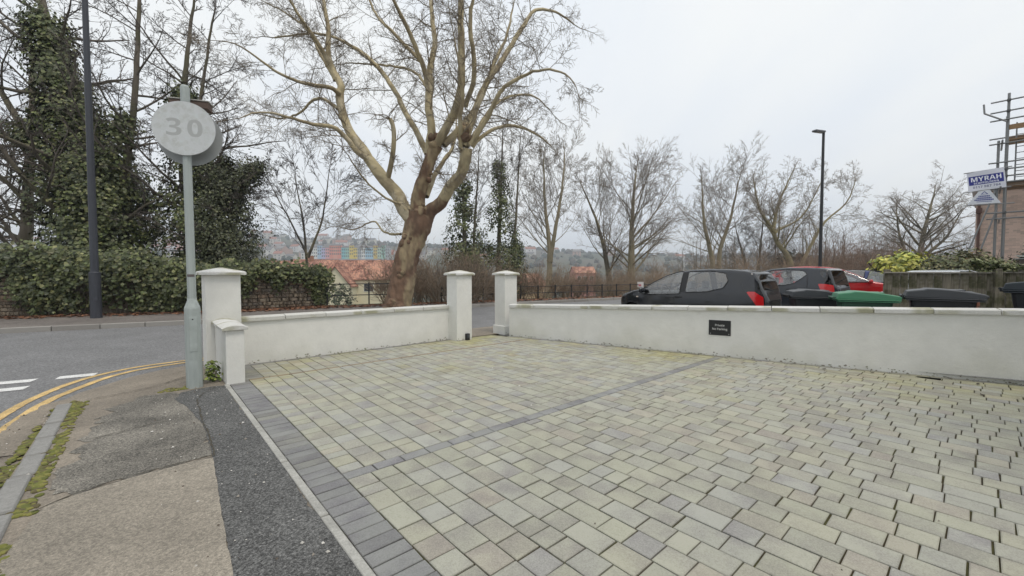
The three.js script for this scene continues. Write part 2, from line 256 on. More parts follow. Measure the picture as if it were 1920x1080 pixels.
function addPiece(kind, poly, tone) {
  if (poly.length < 3) return; let ar = 0; for (let k = 0; k < poly.length; k++) { const a = poly[k], b = poly[(k + 1) % poly.length]; ar += a[0] * b[1] - a[1] * b[0]; } if (Math.abs(ar) < 0.004) return;
  const cx = poly.reduce((s, p) => s + p[0], 0) / poly.length, cz = poly.reduce((s, p) => s + p[1], 0) / poly.length;
  if (cz > -0.9 || cx > 1.9 * -cz + 1.6) return;
  if (ar > 0) poly.reverse();
  const y = 0.003 + (pr() - 0.5) * 0.003, tx = (pr() - 0.5) * 0.009, tz = (pr() - 0.5) * 0.009, uo = [pr() * 5, pr() * 5], m = new MB(), n = poly.length;
  const dW = Math.min((cx * RWn[0] + cz * RWn[1]) - wallD, 7.44 - (cx * AX[0] + cz * AX[1]));
  const al = algae(cx, cz, dW); const c = mixc(tone, [tone[0] * 1.02, tone[1] * 0.97, tone[2] * 0.58], al * 0.8);
  const H = (x, z) => y + (x - cx) * tx + (z - cz) * tz, g = (kind === 'paver' ? 0.0031 : 0.0028) + pr() * 0.0015, ch = kind === 'paver' ? 0.0055 : 0.0045;
  const edges = poly.map((p, k) => { const q = poly[(k + 1) % n], l = Math.hypot(q[0] - p[0], q[1] - p[1]) || 1e-6; let nx = -(q[1] - p[1]) / l, nz = (q[0] - p[0]) / l; if (nx * (cx - p[0]) + nz * (cz - p[1]) < 0) { nx = -nx; nz = -nz; } return [nx, nz, nx * p[0] + nz * p[1]]; });
  const ring = (inset, dy) => poly.map((p, k) => { const e = edges[(k + n - 1) % n], f = edges[k], det = e[0] * f[1] - e[1] * f[0]; let X, Z; if (Math.abs(det) < 0.15) { X = p[0] + f[0] * inset; Z = p[1] + f[1] * inset; } else { const c1 = e[2] + inset, c2 = f[2] + inset; X = (c1 * f[1] - c2 * e[1]) / det; Z = (e[0] * c2 - f[0] * c1) / det; } return [X, H(X, Z) - dy, Z]; });
  const jit = poly.map(() => [(pr() - 0.5) * 0.004, (pr() - 0.5) * 0.004]), sh = (r) => r.map((p, k) => [p[0] + jit[k][0], p[1], p[2] + jit[k][1]]);
  const top = sh(ring(g + ch, 0)), edge = sh(ring(g, 0.0032)), low = sh(ring(g, 0.03)), uvf = (q) => [q[0] + uo[0], q[2] + uo[1]];
  m.poly(top, c, uvf);
  const edgeC = c.map((t) => t * 0.93);
  for (let k = 0; k < n; k++) { const l = (k + 1) % n; m.poly([edge[k], edge[l], top[l], top[k]], edgeC, uvf); m.poly([low[k], low[l], edge[l], edge[k]], edgeC, uvf); }
  const d2 = cx * cx + cz * cz + 1.9, view = Math.abs(cx) < 1.28 * -cz && cz < -1.75;
  pieces.push({ kind, geo: m.geo(), size: (view ? 1 : 0.001) * Math.abs(ar) / (d2 * Math.sqrt(d2)) });
}
const tones = [[0.45, 0.44, 0.36], [0.44, 0.436, 0.362], [0.458, 0.45, 0.375], [0.44, 0.438, 0.395], [0.435, 0.432, 0.378], [0.455, 0.442, 0.356], [0.462, 0.435, 0.36], [0.445, 0.44, 0.356], [0.43, 0.426, 0.35], [0.452, 0.446, 0.38]];
const pickTone = () => { const t = tones[Math.floor(pr() * tones.length)], s = 0.96 + pr() * 0.08; return t.map((v) => v * s * 0.88); };
const rect = (a0, a1, b0, b1) => clipHalf(AB([[a0, b0], [a0, b1], [a1, b1], [a1, b0]]), RWn, wallD + 0.115);
{
  const W = 0.164; let course = 0;
  for (let b = 1.0; b < 11; b += W, course++) {
    for (const [s0, s1] of [[-6.5, 2.815], [2.925, 6.30], [6.36, 7.315]]) {
      const bb = s0 > 6 ? b + 0.18 : b; let a = s0 === -6.5 ? s0 - pr() * 0.2 : s0;
      while (a < s1 - 0.02) { let L = [0.125, 0.165, 0.165, 0.245, 0.245, 0.205][Math.floor(pr() * 6)]; if (course < 1 && s0 > -6) L = [0.165, 0.125, 0.1][Math.floor(pr() * 3)]; if (s1 - a - L < 0.07) L = s1 - a; const wide = s0 < -6 && pr() < 0.4 ? 0.004 * pr() : 0; addPiece('paver', rect(a + wide, a + L, bb, bb + W), pickTone()); a += L; }
    }
  }
  const grey = () => { const s = 0.225 + pr() * 0.05; return [s, s * 1.005, s * 0.985]; };
  for (let a = -3; a < 6.28; a += 0.1085) addPiece('border_sett', AB([[a, 0.775], [a, 1.0], [a + 0.1085, 1.0], [a + 0.1085, 0.775]]), grey());
  for (let a = 6.36; a < 7.24; a += 0.1085) addPiece('border_sett', AB([[a, 0.95], [a, 1.18], [a + 0.1085, 1.18], [a + 0.1085, 0.95]]), grey());
  for (let b = 1.0; b < 9; b += 0.215) addPiece('divider_sett', rect(2.815, 2.925, b, b + 0.215), grey().map((t) => t * 1.12));
  for (let b = 1.0; b < 8; b += 0.24) addPiece('drain_strip', rect(6.30, 6.36, b, b + 0.24), [0.30, 0.24, 0.17]);
  for (let b = 1.1; b < 4.8; b += 0.2) addPiece('border_sett', AB([[7.315, b], [7.315, b + 0.2], [7.42, b + 0.2], [7.42, b]]), grey().map((t) => t * 0.9));
  for (let s = 0; s < 12; s += 0.205) { const p = (u, w) => [RW0[0] + RWd[0] * u + RWn[0] * w, RW0[1] + RWd[1] * u + RWn[1] * w]; addPiece('wall_sett', [p(s, 0.008), p(s + 0.205, 0.008), p(s + 0.205, 0.113), p(s, 0.113)], grey()); }
  for (const kind of ['paver', 'border_sett', 'divider_sett', 'drain_strip', 'wall_sett']) {
    const list = pieces.filter((p) => p.kind === kind).sort((p, q) => q.size - p.size);
    list.slice(0, 298).forEach((p) => mesh(kind, p.geo, paverMat, drive));
    if (list.length > 298) stuffPart('more_' + kind + 's', mergeGeometries(list.slice(298).map((p) => p.geo)), paverMat, drive);
  }
}
{ // pale concrete edging along the drive
  const cm = plain(0.44, 0.435, 0.41, 0.9, { map: stony(256, 0.7, [0.93, 0.93, 0.92], [0.3, 0.12, 0.12], [0, [1, 1, 1]], 95), bumpMap: bFine, bumpScale: 0.003 }), g = rbox(0.05, 0.1, 0.9, 0.006, 1);
  for (let a = -3; a < 6.3; a += 0.912) { const L = Math.min(0.9, 6.24 - a); if (L < 0.1) break; const [x, z] = ab(a + L / 2, 0.746), s = mesh('edging_kerb', L === 0.9 ? g : rbox(0.05, 0.1, L, 0.006, 1), cm, drive); s.position.set(x, -0.04, z); s.rotation.y = A_TURN; }
}

// ---------- rendered walls and piers ----------
const renderBump = tex(512, (u, v, i, j) => 0.5 * pfbm(u, v, 20, 131, 4) + 0.3 * hash3(i, j, 3) + 0.2 * pfbm(u, v, 4, 133, 2), 1.0, false);
function renderMat(r, g, b, stain, seed) { return std({ color: lin(r, g, b), roughness: 0.92, bumpMap: renderBump, bumpScale: 0.006, map: tex(512, (u, v, i, j) => { const p = pfbm(u, v, 3, seed, 5), q = pfbm(u * 1, v * 1, 16, seed + 3, 3), k = smooth(0.55, 0.8, p) * stain; const s = 0.965 + (q - 0.5) * 0.05 + (hash3(i, j, seed) - 0.5) * 0.03; return mixc([s, s, s * 0.995], [s * 0.86, s * 0.86, s * 0.80], k); }, 2.3) }); }
const wallPaint = renderMat(0.79, 0.785, 0.752, 0.2, 141), wallPaintB = renderMat(0.79, 0.785, 0.752, 0.25, 145);
const copingMat = [0, 1, 2].map((k) => std({ color: lin(0.66 + 0.04 * k, 0.655 + 0.04 * k, 0.61 + 0.05 * k), roughness: 0.9, bumpMap: renderBump, bumpScale: 0.006, map: tex(256, (u, v, i, j) => { const p = pfbm(u, v, 4, 151 + k, 4), s = 0.93 + (hash3(i, j, k) - 0.5) * 0.08; return mixc([s, s, s], [s * 0.66, s * 0.65, s * 0.5], 0.6 * smooth(0.56, 0.78, p)); }, 1.3) }));
function dirtLine(len, n, seed, parent, thick = 0.05) {     // splashed soil and algae along the foot of a wall: small raised crumbs and films
  const m = new MB(), r = rng(seed);
  for (let k = 0; k < n; k++) { const x = r() * len, h = thick * Math.pow(r(), 2.2), s = 0.004 + r() * 0.012, c = [[0.34, 0.32, 0.26], [0.27, 0.28, 0.19], [0.22, 0.2, 0.16]][Math.floor(r() * 3)]; const pts = []; for (let i = 0; i < 5; i++) { const t = i * 1.2566 + r() * 0.6; pts.push([x + Math.cos(t) * s * (0.7 + r()), Math.max(0.002, 0.006 + h + Math.sin(t) * s * 0.7), 0.0025]); } m.poly(pts, c); }
  return stuffPart('splashed_dirt', m.geo(), plain(1, 1, 1, 1, { vertexColors: true }), parent);
}
// a wall along local +x from its base point, face at local z = 0, body behind it
function lowWall(name, label, x0z0, turn, len, h0, h1, thick, paint, seed) {
  const w = thing(name, label, 'wall', [x0z0[0], 0, x0z0[1]], turn);
  const m = new MB(); const T = (x) => lerp(h0, h1, x / len) - 0.075, n = 12;
  for (let k = 0; k < n; k++) { const a = len * k / n, b = len * (k + 1) / n; m.poly([[a, -0.1, 0], [b, -0.1, 0], [b, T(b), 0], [a, T(a), 0]]); m.poly([[b, -0.1, -thick], [a, -0.1, -thick], [a, T(a), -thick], [b, T(b), -thick]]); m.poly([[a, T(a), 0], [b, T(b), 0], [b, T(b), -thick], [a, T(a), -thick]]); }
  m.poly([[len, -0.1, 0], [len, -0.1, -thick], [len, T(len), -thick], [len, T(len), 0]]); m.poly([[0, -0.1, -thick], [0, -0.1, 0], [0, T(0), 0], [0, T(0), -thick]]);
  mesh('rendered_wall', m.geo(), paint, w);
  const cn = Math.round(len / 0.62), cl = len / cn, cg = (() => { const s = new THREE.Shape(), o = 0.035; s.moveTo(-thick - o, 0); s.lineTo(o, 0); s.lineTo(o, 0.048); s.quadraticCurveTo(o, 0.056, o - 0.012, 0.06); s.lineTo(-thick / 2, 0.076); s.lineTo(-thick - o + 0.012, 0.06); s.lineTo(-thick - o, 0.048); s.closePath(); const g = new THREE.ExtrudeGeometry(s, { depth: cl - 0.016, bevelEnabled: true, bevelThickness: 0.004, bevelSize: 0.004, bevelSegments: 1, bevelOffset: -0.004 }); g.translate(0, 0, -(cl - 0.016) / 2); g.rotateY(Math.PI / 2); g.scale(1, 1, -1); const p = g.index ? g.index.array : null; return g; })();
  { const p = cg.attributes.position, q = cg.attributes.normal; for (let i = 0; i < p.count; i += 3) { const a = [p.getX(i + 1), p.getY(i + 1), p.getZ(i + 1)], b = [p.getX(i + 2), p.getY(i + 2), p.getZ(i + 2)]; p.setXYZ(i + 1, ...b); p.setXYZ(i + 2, ...a); } cg.computeVertexNormals(); }
  for (let k = 0; k < cn; k++) { const s = mesh('coping_stone', boxUV(cg.clone().translate(k * 0.37, 0, k * 0.13)).translate(-k * 0.37, 0, -k * 0.13), copingMat[Math.floor(hash3(k, seed, 1) * 3)], w); s.position.set((k + 0.5) * cl, T((k + 0.5) * cl) + 0.001 + hash3(k, seed, 2) * 0.004, 0); s.rotation.z = Math.atan((h1 - h0) / len) + (hash3(k, seed, 3) - 0.5) * 0.006; s.rotation.y = (hash3(k, seed, 5) - 0.5) * 0.012; }
  dirtLine(len, Math.round(len * 26), seed, w);
  return w;
}
const wallTurnL = A_TURN;
lowWall('garden_wall', 'low white rendered wall between the pier by the sign post and the gateway', ab(7.42, 1.07), wallTurnL, 3.72, 0.735, 0.735, 0.22, wallPaint, 201);
const rightWall = lowWall('garden_wall', 'long low white rendered wall carrying the black private parking notice', RW0, Math.atan2(-RWd[1], RWd[0]), 10.5, 0.71, 1.04, 0.22, wallPaintB, 202);
function pier(name, label, a0, b0, w, h, cap) {
  const [x, z] = ab(a0 + w / 2, b0 + w / 2), g = thing(name, label, 'gate pier', [x, 0, z], A_TURN, undefined);
  const s = mesh('pier_shaft', rbox(w, h + 0.1, w, 0.012, 2), wallPaint, g); s.position.y = (h - 0.1) / 2;
  const o = cap / 2, m = new MB(), y0 = h, y1 = h + 0.035, y2 = h + 0.05, pk = h + 0.105, i = o - 0.015;
  const R = (r, y) => [[-r, y, r], [r, y, r], [r, y, -r], [-r, y, -r]], A = R(o, y0), B = R(o, y1), C = R(i, y2), Dk = R(0.03, pk);
  const ring = (P, Q) => { for (let k = 0; k < 4; k++) m.poly([P[k], P[(k + 1) % 4], Q[(k + 1) % 4], Q[k]]); };
  ring(A, B); ring(B, C); ring(C, Dk); m.poly(Dk); m.poly([...A].reverse());
  mesh('pier_cap', m.geo(), copingMat[2], g); return g;
}
pier('gate_pier', 'white square pier with a pyramid cap and a low wing wall at its foot', 7.25, 0.64, 0.43, 1.375, 0.56);
const pierMid = pier('gate_pier', 'white square pier with a small black box at its foot beside the gateway', 7.1, 4.78, 0.38, 1.355, 0.47);
const pierFar = pier('gate_pier', 'white square pier with a wider plinth at the end of the long wall', 7.18, 6.14, 0.37, 1.355, 0.46);
{ const p = mesh('plinth', rbox(0.43, 0.2, 0.43, 0.012, 2), wallPaint, pierFar); p.position.y = 0.09; dirtLine(0.42, 40, 31, pierFar).position.set(-0.21, 0, 0.2165); dirtLine(0.37, 26, 32, pierMid).position.set(-0.185, 0, 0.192); }
{ // wing wall in front of the first pier
  const g = thing('wing_wall', 'short low white wing wall with a rounded coping beside the sign post', 'wall', [ab(6.22, 0.745)[0], 0, ab(6.22, 0.745)[1]], A_TURN);
  const b = mesh('rendered_wall', rbox(0.2, 0.78, 1.03, 0.01, 2), wallPaint, g); b.position.set(0.1, 0.29, -0.515);
  const s = new THREE.Shape(); s.moveTo(-0.035, 0); s.lineTo(0.235, 0); s.lineTo(0.235, 0.02); s.quadraticCurveTo(0.1, 0.085, -0.035, 0.02); s.closePath();
  for (let k = 0; k < 2; k++) { const e = new THREE.ExtrudeGeometry(s, { depth: 0.52, bevelEnabled: true, bevelThickness: 0.006, bevelSize: 0.006, bevelSegments: 2, curveSegments: 10 }); const c = mesh('coping_stone', boxUV(e), copingMat[k + 1], g); c.position.set(0, 0.687 + 0.003 * k, -0.49 - k * 0.537); }
}
{ // outdoor box at the foot of the middle pier
  const [x, z] = ab(7.09, 5.02), g = thing('cable_box', 'small black plastic box on the foot of a white pier', 'box', [x, 0.004, z], A_TURN); const pm = plain(0.02, 0.02, 0.022, 0.5);
  mesh('case', rbox(0.085, 0.14, 0.07, 0.012, 2), pm, g).position.set(0, 0.07, 0.02); mesh('cover_plate', rbox(0.06, 0.06, 0.012, 0.005, 2), plain(0.06, 0.065, 0.075, 0.4), g).position.set(0, 0.085, 0.058);
}
{ // notice on the long wall
  const px = RW0[0] + RWd[0] * 4.205 + RWn[0] * 0.0, pz = RW0[1] + RWd[1] * 4.205 + RWn[1] * 0.0, g = thing('private_parking_notice', 'small black plastic notice lettered Private No Parking on the long white wall', 'sign', [px + RWn[0] * 0.002, 0.478, pz + RWn[1] * 0.002], Math.atan2(-RWd[1], RWd[0]));
  const cv = document.createElement('canvas'); cv.width = 512; cv.height = 384; const c = cv.getContext('2d'); c.fillStyle = '#1d1e1f'; c.fillRect(0, 0, 512, 384); c.fillStyle = '#e4e4e0'; c.textAlign = 'center'; c.font = '74px sans-serif'; c.fillText('Private', 256, 150); c.fillText('No Parking', 256, 250);
  const t = new THREE.CanvasTexture(cv); t.colorSpace = THREE.SRGBColorSpace; const face = new THREE.PlaneGeometry(0.326, 0.246); face.translate(0, 0, 0.0085);
  mesh('backing_plate', rbox(0.334, 0.254, 0.008, 0.003, 1), plain(0.014, 0.014, 0.015, 0.45), g).position.z = 0.004; mesh('lettered_face', face, std({ map: t, roughness: 0.4 }), g);
  for (const [sx, sy] of [[-1, -1], [1, -1]]) { const s = mesh('screw', cyl(0.007, 0.007, 0.006, 10), plain(0.5, 0.5, 0.5, 0.35, { metalness: 0.8 }), g); s.rotation.x = Math.PI / 2; s.position.set(sx * 0.14, sy * 0.1, 0.011); }
}

// ---------- road sign and lamp posts ----------
{
  const [x, z] = ab(6.38, 0.44), g = thing('speed_limit_sign', 'pale green steel sign post with grey speed limit discs marked 30', 'road sign', [x, 0, z]); g.rotation.z = 0.006;
  const paint = (seed) => std({ color: lin(0.41, 0.455, 0.44), roughness: 0.55, map: tex(256, (u, v, i, j) => { const p = pfbm(u, v, 4, seed, 4), q = pfbm(u, v, 12, seed + 4, 3), s = 0.95 + (q - 0.5) * 0.14; return mixc([s, s, s], [s * 0.62, s * 0.58, s * 0.5], 0.55 * smooth(0.6, 0.75, p)); }, 0.8) }), pm = paint(161);
  mesh('base_section', lathe([[0.084, -0.05], [0.084, 0.33], [0.086, 0.335], [0.086, 0.34], [0.083, 0.345], [0.081, 0.96], [0.078, 0.985], [0.048, 1.07], [0.048, 1.10]], 28), pm, g);
  mesh('upper_pole', lathe([[0.0475, 1.06], [0.045, 1.1], [0.0445, 3.42], [0.0475, 3.425], [0.0475, 3.62], [0.035, 3.645], [0, 3.65]], 24), pm, g);
  const d = mesh('access_door', rbox(0.075, 0.42, 0.006, 0.003, 1), pm, g); d.position.set(0.052, 0.66, 0.064); d.rotation.y = 0.68; const lk = mesh('lock', cyl(0.008, 0.008, 0.01, 10), plain(0.03, 0.03, 0.03, 0.6), g); lk.rotation.set(Math.PI / 2, 0, -0.68); lk.position.set(0.05, 0.84, 0.066);
  const band = mesh('sticker', new THREE.CylinderGeometry(0.0476, 0.0476, 0.03, 20, 1, true, -0.3, 1.7), plain(0.12, 0.10, 0.10, 0.6), g); band.position.y = 1.37;
  const R = 0.315, dg = new THREE.Group(); dg.name = 'front_sign'; dg.position.set(0, 3.12, 0); dg.rotation.y = 0.34; g.add(dg);
  const cv = document.createElement('canvas'); cv.width = cv.height = 512; const c = cv.getContext('2d'); c.fillStyle = '#c6c9ca'; c.fillRect(0, 0, 512, 512);
  const gr = rng(9); for (let k = 0; k < 500; k++) { c.fillStyle = gr() > 0.5 ? 'rgba(205,210,212,0.10)' : 'rgba(150,150,140,0.09)'; c.beginPath(); c.arc(gr() * 512, gr() * 512, 2 + gr() * 26, 0, 7); c.fill(); }
  c.fillStyle = '#a9abaa'; c.textAlign = 'center'; c.font = 'bold 226px sans-serif'; c.save(); c.translate(256, 0); c.scale(1.12, 1); c.fillText('3', -74, 330); c.fillText('0', 78, 330); c.restore();
  const t = new THREE.CanvasTexture(cv); t.colorSpace = THREE.SRGBColorSpace; const face = new THREE.CircleGeometry(R, 64); face.translate(0, 0, 0.0635);
  mesh('sign_face', face, std({ map: t, roughness: 0.45 }), dg); const rim = mesh('sign_plate', cyl(R + 0.003, R + 0.003, 0.008, 64), plain(0.40, 0.41, 0.42, 0.5), dg); rim.rotation.x = Math.PI / 2; rim.position.z = 0.059;
  for (const y of [-0.16, 0.16]) { mesh('bracket', rbox(0.4, 0.025, 0.01, 0.003, 1), plain(0.2, 0.21, 0.22, 0.4, { metalness: 0.6 }), dg).position.set(0, y, 0.0485); }
  const bg = new THREE.Group(); bg.name = 'rear_sign'; bg.position.set(0, 3.085, 0); bg.rotation.y = 0.30; g.add(bg);
  const back = mesh('sign_plate', cyl(0.345, 0.345, 0.005, 64), plain(0.33, 0.345, 0.345, 0.5), bg); back.rotation.x = Math.PI / 2; back.position.set(0.0, -0.02, -0.105); for (const y of [-0.2, 0.2]) mesh('bracket', rbox(0.2, 0.03, 0.055, 0.004, 1), plain(0.16, 0.17, 0.18, 0.4, { metalness: 0.6 }), bg).position.set(0.0, y, -0.073);
  const lb = mesh('lamp_hood', rbox(0.40, 0.085, 0.16, 0.006, 2), plain(0.11, 0.075, 0.06, 0.8), g); lb.position.set(-0.03, 3.455, -0.13); lb.rotation.y = 0.32; const lid = mesh('hood_top', rbox(0.42, 0.014, 0.18, 0.004, 1), plain(0.42, 0.41, 0.38, 0.8), g); lid.position.set(-0.03, 3.505, -0.13); lid.rotation.y = 0.32;
}
function lampPost(label, pos, turn, baseH, r0, r1, r2, H, colour, armLen) {
  const g = thing('lamp_post', label, 'street lamp', pos, turn, undefined), pm = std({ color: colour, roughness: 0.5, map: tex(128, (u, v) => { const s = 0.85 + 0.3 * (pfbm(u, v, 4, 171, 4) - 0.5); return [s, s, s]; }, 0.7) });
  mesh('base_section', lathe([[r0, -0.3], [r0, baseH], [r0 - 0.01, baseH + 0.02], [r1, baseH + 0.03]], 24), pm, g); mesh('column', lathe([[r1, baseH], [r2, H], [0, H + 0.02]], 18), pm, g);
  mesh('arm', bar([0, H - 0.05, 0], [armLen, H + 0.03, 0], 0.03), pm, g); const l = mesh('lantern', rbox(0.62, 0.09, 0.24, 0.03, 3), plain(0.12, 0.125, 0.13, 0.5), g); l.position.set(armLen + 0.25, H + 0.04, 0); mesh('lantern_glass', rbox(0.4, 0.02, 0.17, 0.005, 1), plain(0.55, 0.56, 0.56, 0.2), l).position.y = -0.048;
  const dr = mesh('access_door', rbox(0.09, 0.45, 0.012, 0.004, 1), pm, g); dr.position.set(0.02, 0.75, r0 - 0.002); return g;
}
lampPost('tall dark grey lamp post standing in front of the ivy covered wall', [-12.4, 0.06, -12.37], 0.6, 1.35, 0.135, 0.098, 0.062, 10.8, lin(0.062, 0.068, 0.085), 0.6);
lampPost('slim black lamp post with a flat lantern rising behind the parked cars', [14.79, 0, -20], Math.PI + 0.3, 1.3, 0.09, 0.075, 0.055, 8.05, lin(0.035, 0.037, 0.04), 0.05);

// the drive's own house, just outside the view on the right: it screens part of the sky from the long wall
{
  const g = thing('rendered_house', 'white rendered house at the head of the drive with sash windows', 'house', [5.6, 0, -1.6], 0.1), hw = 8.5, hd = 9, h = 5.6; const b = mesh('wall', boxUV(new THREE.BoxGeometry(hw, h + 0.2, hd)), wallPaint, g); b.position.set(hw / 2, h / 2 - 0.1, hd / 2);
  const r = new MB(); r.poly([[-0.3, h, -0.3], [-0.3, h, hd + 0.3], [hw / 2, h + 2.6, hd + 0.3], [hw / 2, h + 2.6, -0.3]]); r.poly([[hw + 0.3, h, hd + 0.3], [hw + 0.3, h, -0.3], [hw / 2, h + 2.6, -0.3], [hw / 2, h + 2.6, hd + 0.3]]); r.poly([[-0.3, h - 0.1, -0.3], [hw / 2, h + 2.5, -0.3], [hw + 0.3, h - 0.1, -0.3]]); r.poly([[hw + 0.3, h - 0.1, hd + 0.3], [hw / 2, h + 2.5, hd + 0.3], [-0.3, h - 0.1, hd + 0.3]]); r.box(-0.3, h - 0.12, -0.3, hw + 0.3, h - 0.02, hd + 0.3); mesh('roof', r.geo(), plain(0.12, 0.115, 0.115, 0.85), g);
  for (const [x, y] of [[2.2, 1.5], [6.2, 1.5], [2.2, 4.1], [6.2, 4.1]]) { const w = mesh('window', rbox(1.3, 1.5, 0.08, 0.01, 1), plain(0.75, 0.75, 0.73, 0.5), g); w.position.set(x, y, -0.02); w.rotation.y = Math.PI; mesh('pane', rbox(1.1, 0.62, 0.03, 0.005, 1), new THREE.MeshPhysicalMaterial({ color: lin(0.03, 0.035, 0.04), roughness: 0.06 }), w).position.set(0, 0.34, 0.035); mesh('pane', rbox(1.1, 0.62, 0.03, 0.005, 1), new THREE.MeshPhysicalMaterial({ color: lin(0.03, 0.035, 0.04), roughness: 0.06 }), w).position.set(0, -0.34, 0.035); }
}

// ---------- parked cars ----------
const cpY = (x) => -0.032 + 0.0165 * Math.max(0, x - 1);
{ const o = [[0.6, -9.3], [1.0, -12.5], [6, -18.5], [14, -22.5], [30, -27], [34, -10], [14, 1.2], [9.8, -2.6]]; const g = sheetGeo(o, 0), p = g.attributes.position; for (let i = 0; i < p.count; i++) p.setY(i, cpY(p.getX(i))); g.computeVertexNormals(); structure('parking_area', g, M.road); }
function polySD(poly) { return (x, y) => { let d = 1e9, s = 1; for (let i = 0, j = poly.length - 1; i < poly.length; j = i, i++) { const ex = poly[j][0] - poly[i][0], ey = poly[j][1] - poly[i][1], wx = x - poly[i][0], wy = y - poly[i][1], t = clamp((wx * ex + wy * ey) / (ex * ex + ey * ey)), dx = wx - ex * t, dy = wy - ey * t; d = Math.min(d, dx * dx + dy * dy); const c1 = y >= poly[i][1], c2 = y < poly[j][1], c3 = ex * wy > ey * wx; if ((c1 && c2 && c3) || (!c1 && !c2 && !c3)) s = -s; } return s * Math.sqrt(d); }; }
const smax = (a, b, k) => { const h = clamp(0.5 - 0.5 * (b - a) / k); return lerp(b, a, h) + k * h * (1 - h); };
function surfaceNets(f, lo, hi, cell) {
  const n = [0, 1, 2].map((k) => Math.ceil((hi[k] - lo[k]) / cell) + 1), [nx, ny, nz] = n, F = new Float32Array(nx * ny * nz), at = (i, j, k) => i + nx * (j + ny * k);
  for (let k = 0; k < nz; k++) for (let j = 0; j < ny; j++) for (let i = 0; i < nx; i++) F[at(i, j, k)] = f(lo[0] + i * cell, lo[1] + j * cell, lo[2] + k * cell);
  const id = new Int32Array(nx * ny * nz).fill(-1), P = [], T = [];
  for (let k = 0; k + 1 < nz; k++) for (let j = 0; j + 1 < ny; j++) for (let i = 0; i + 1 < nx; i++) {
    let c = 0, sx = 0, sy = 0, sz = 0; const v = [];
    for (let q = 0; q < 8; q++) v.push(F[at(i + (q & 1), j + ((q >> 1) & 1), k + (q >> 2))]);
    for (let q = 0; q < 8; q++) for (const b of [1, 2, 4]) if (!(q & b)) { const r = q | b; if (v[q] < 0 !== v[r] < 0) { const t = v[q] / (v[q] - v[r]); sx += (q & 1) + (b === 1 ? t : 0); sy += ((q >> 1) & 1) + (b === 2 ? t : 0); sz += (q >> 2) + (b === 4 ? t : 0); c++; } }
    if (c) { id[at(i, j, k)] = P.length / 3; P.push(lo[0] + (i + sx / c) * cell, lo[1] + (j + sy / c) * cell, lo[2] + (k + sz / c) * cell); }
  }
  const quad = (a, b, c, d, flip) => { if (flip) T.push(a, c, b, b, c, d); else T.push(a, b, c, b, d, c); };
  for (let k = 1; k + 1 < nz; k++) for (let j = 1; j + 1 < ny; j++) for (let i = 1; i + 1 < nx; i++) {
    const s = F[at(i, j, k)] < 0;
    if (s !== F[at(i + 1, j, k)] < 0) quad(id[at(i, j - 1, k - 1)], id[at(i, j, k - 1)], id[at(i, j - 1, k)], id[at(i, j, k)], !s);
    if (s !== F[at(i, j + 1, k)] < 0) quad(id[at(i - 1, j, k - 1)], id[at(i, j, k - 1)], id[at(i - 1, j, k)], id[at(i, j, k)], s);
    if (s !== F[at(i, j, k + 1)] < 0) quad(id[at(i - 1, j - 1, k)], id[at(i, j - 1, k)], id[at(i - 1, j, k)], id[at(i, j, k)], !s);
  }
  const g = new THREE.BufferGeometry(); g.setAttribute('position', new THREE.Float32BufferAttribute(P, 3)); g.setIndex(T); g.computeVertexNormals();
  const N = g.attributes.normal.array, e = cell * 0.5; let out = 0;
  for (let i = 0; i < P.length; i += 3) { let gx = f(P[i] + e, P[i + 1], P[i + 2]) - f(P[i] - e, P[i + 1], P[i + 2]), gy = f(P[i], P[i + 1] + e, P[i + 2]) - f(P[i], P[i + 1] - e, P[i + 2]), gz = f(P[i], P[i + 1], P[i + 2] + e) - f(P[i], P[i + 1], P[i + 2] - e); const l = Math.hypot(gx, gy, gz) || 1; gx /= l; gy /= l; gz /= l; out += Math.sign(gx * N[i] + gy * N[i + 1] + gz * N[i + 2]); N[i] = gx; N[i + 1] = gy; N[i + 2] = gz; }
  if (out < 0) for (let i = 0; i < T.length; i += 3) { const t = T[i]; T[i] = T[i + 1]; T[i + 1] = t; } g.setIndex(T);
  return g;
}
function soup(g) { const p = g.attributes.position.array, n = g.attributes.normal.array, out = []; for (const i of g.index.array) out.push([p[3 * i], p[3 * i + 1], p[3 * i + 2], n[3 * i], n[3 * i + 1], n[3 * i + 2]]); return out; }
function splitSoup(s, gf) {                          // [inside, outside] of gf < 0, cut exactly along gf = 0
  const A = [], B = [], mixv = (a, b, t) => a.map((v, k) => lerp(v, b[k], t));
  for (let i = 0; i < s.length; i += 3) {
    const t = [s[i], s[i + 1], s[i + 2]], d = t.map(gf);
    for (const [out, sg] of [[A, 1], [B, -1]]) { const q = []; for (let k = 0; k < 3; k++) { const a = d[k] * sg, b = d[(k + 1) % 3] * sg; if (a < 0) q.push(t[k]); if (a < 0 !== b < 0) q.push(mixv(t[k], t[(k + 1) % 3], a / (a - b))); } for (let k = 2; k < q.length; k++) out.push(q[0], q[k - 1], q[k]); }
  }
  return [A, B];
}
function soupGeo(s) { const g = new THREE.BufferGeometry(), p = [], n = []; for (const v of s) { p.push(v[0], v[1], v[2]); n.push(v[3], v[4], v[5]); } g.setAttribute('position', new THREE.Float32BufferAttribute(p, 3)); g.setAttribute('normal', new THREE.Float32BufferAttribute(n, 3)); return g; }
const carGlass = new THREE.MeshPhysicalMaterial({ color: lin(0.86, 0.90, 0.91), transmission: 1, thickness: 0, roughness: 0.03, ior: 2.3 });
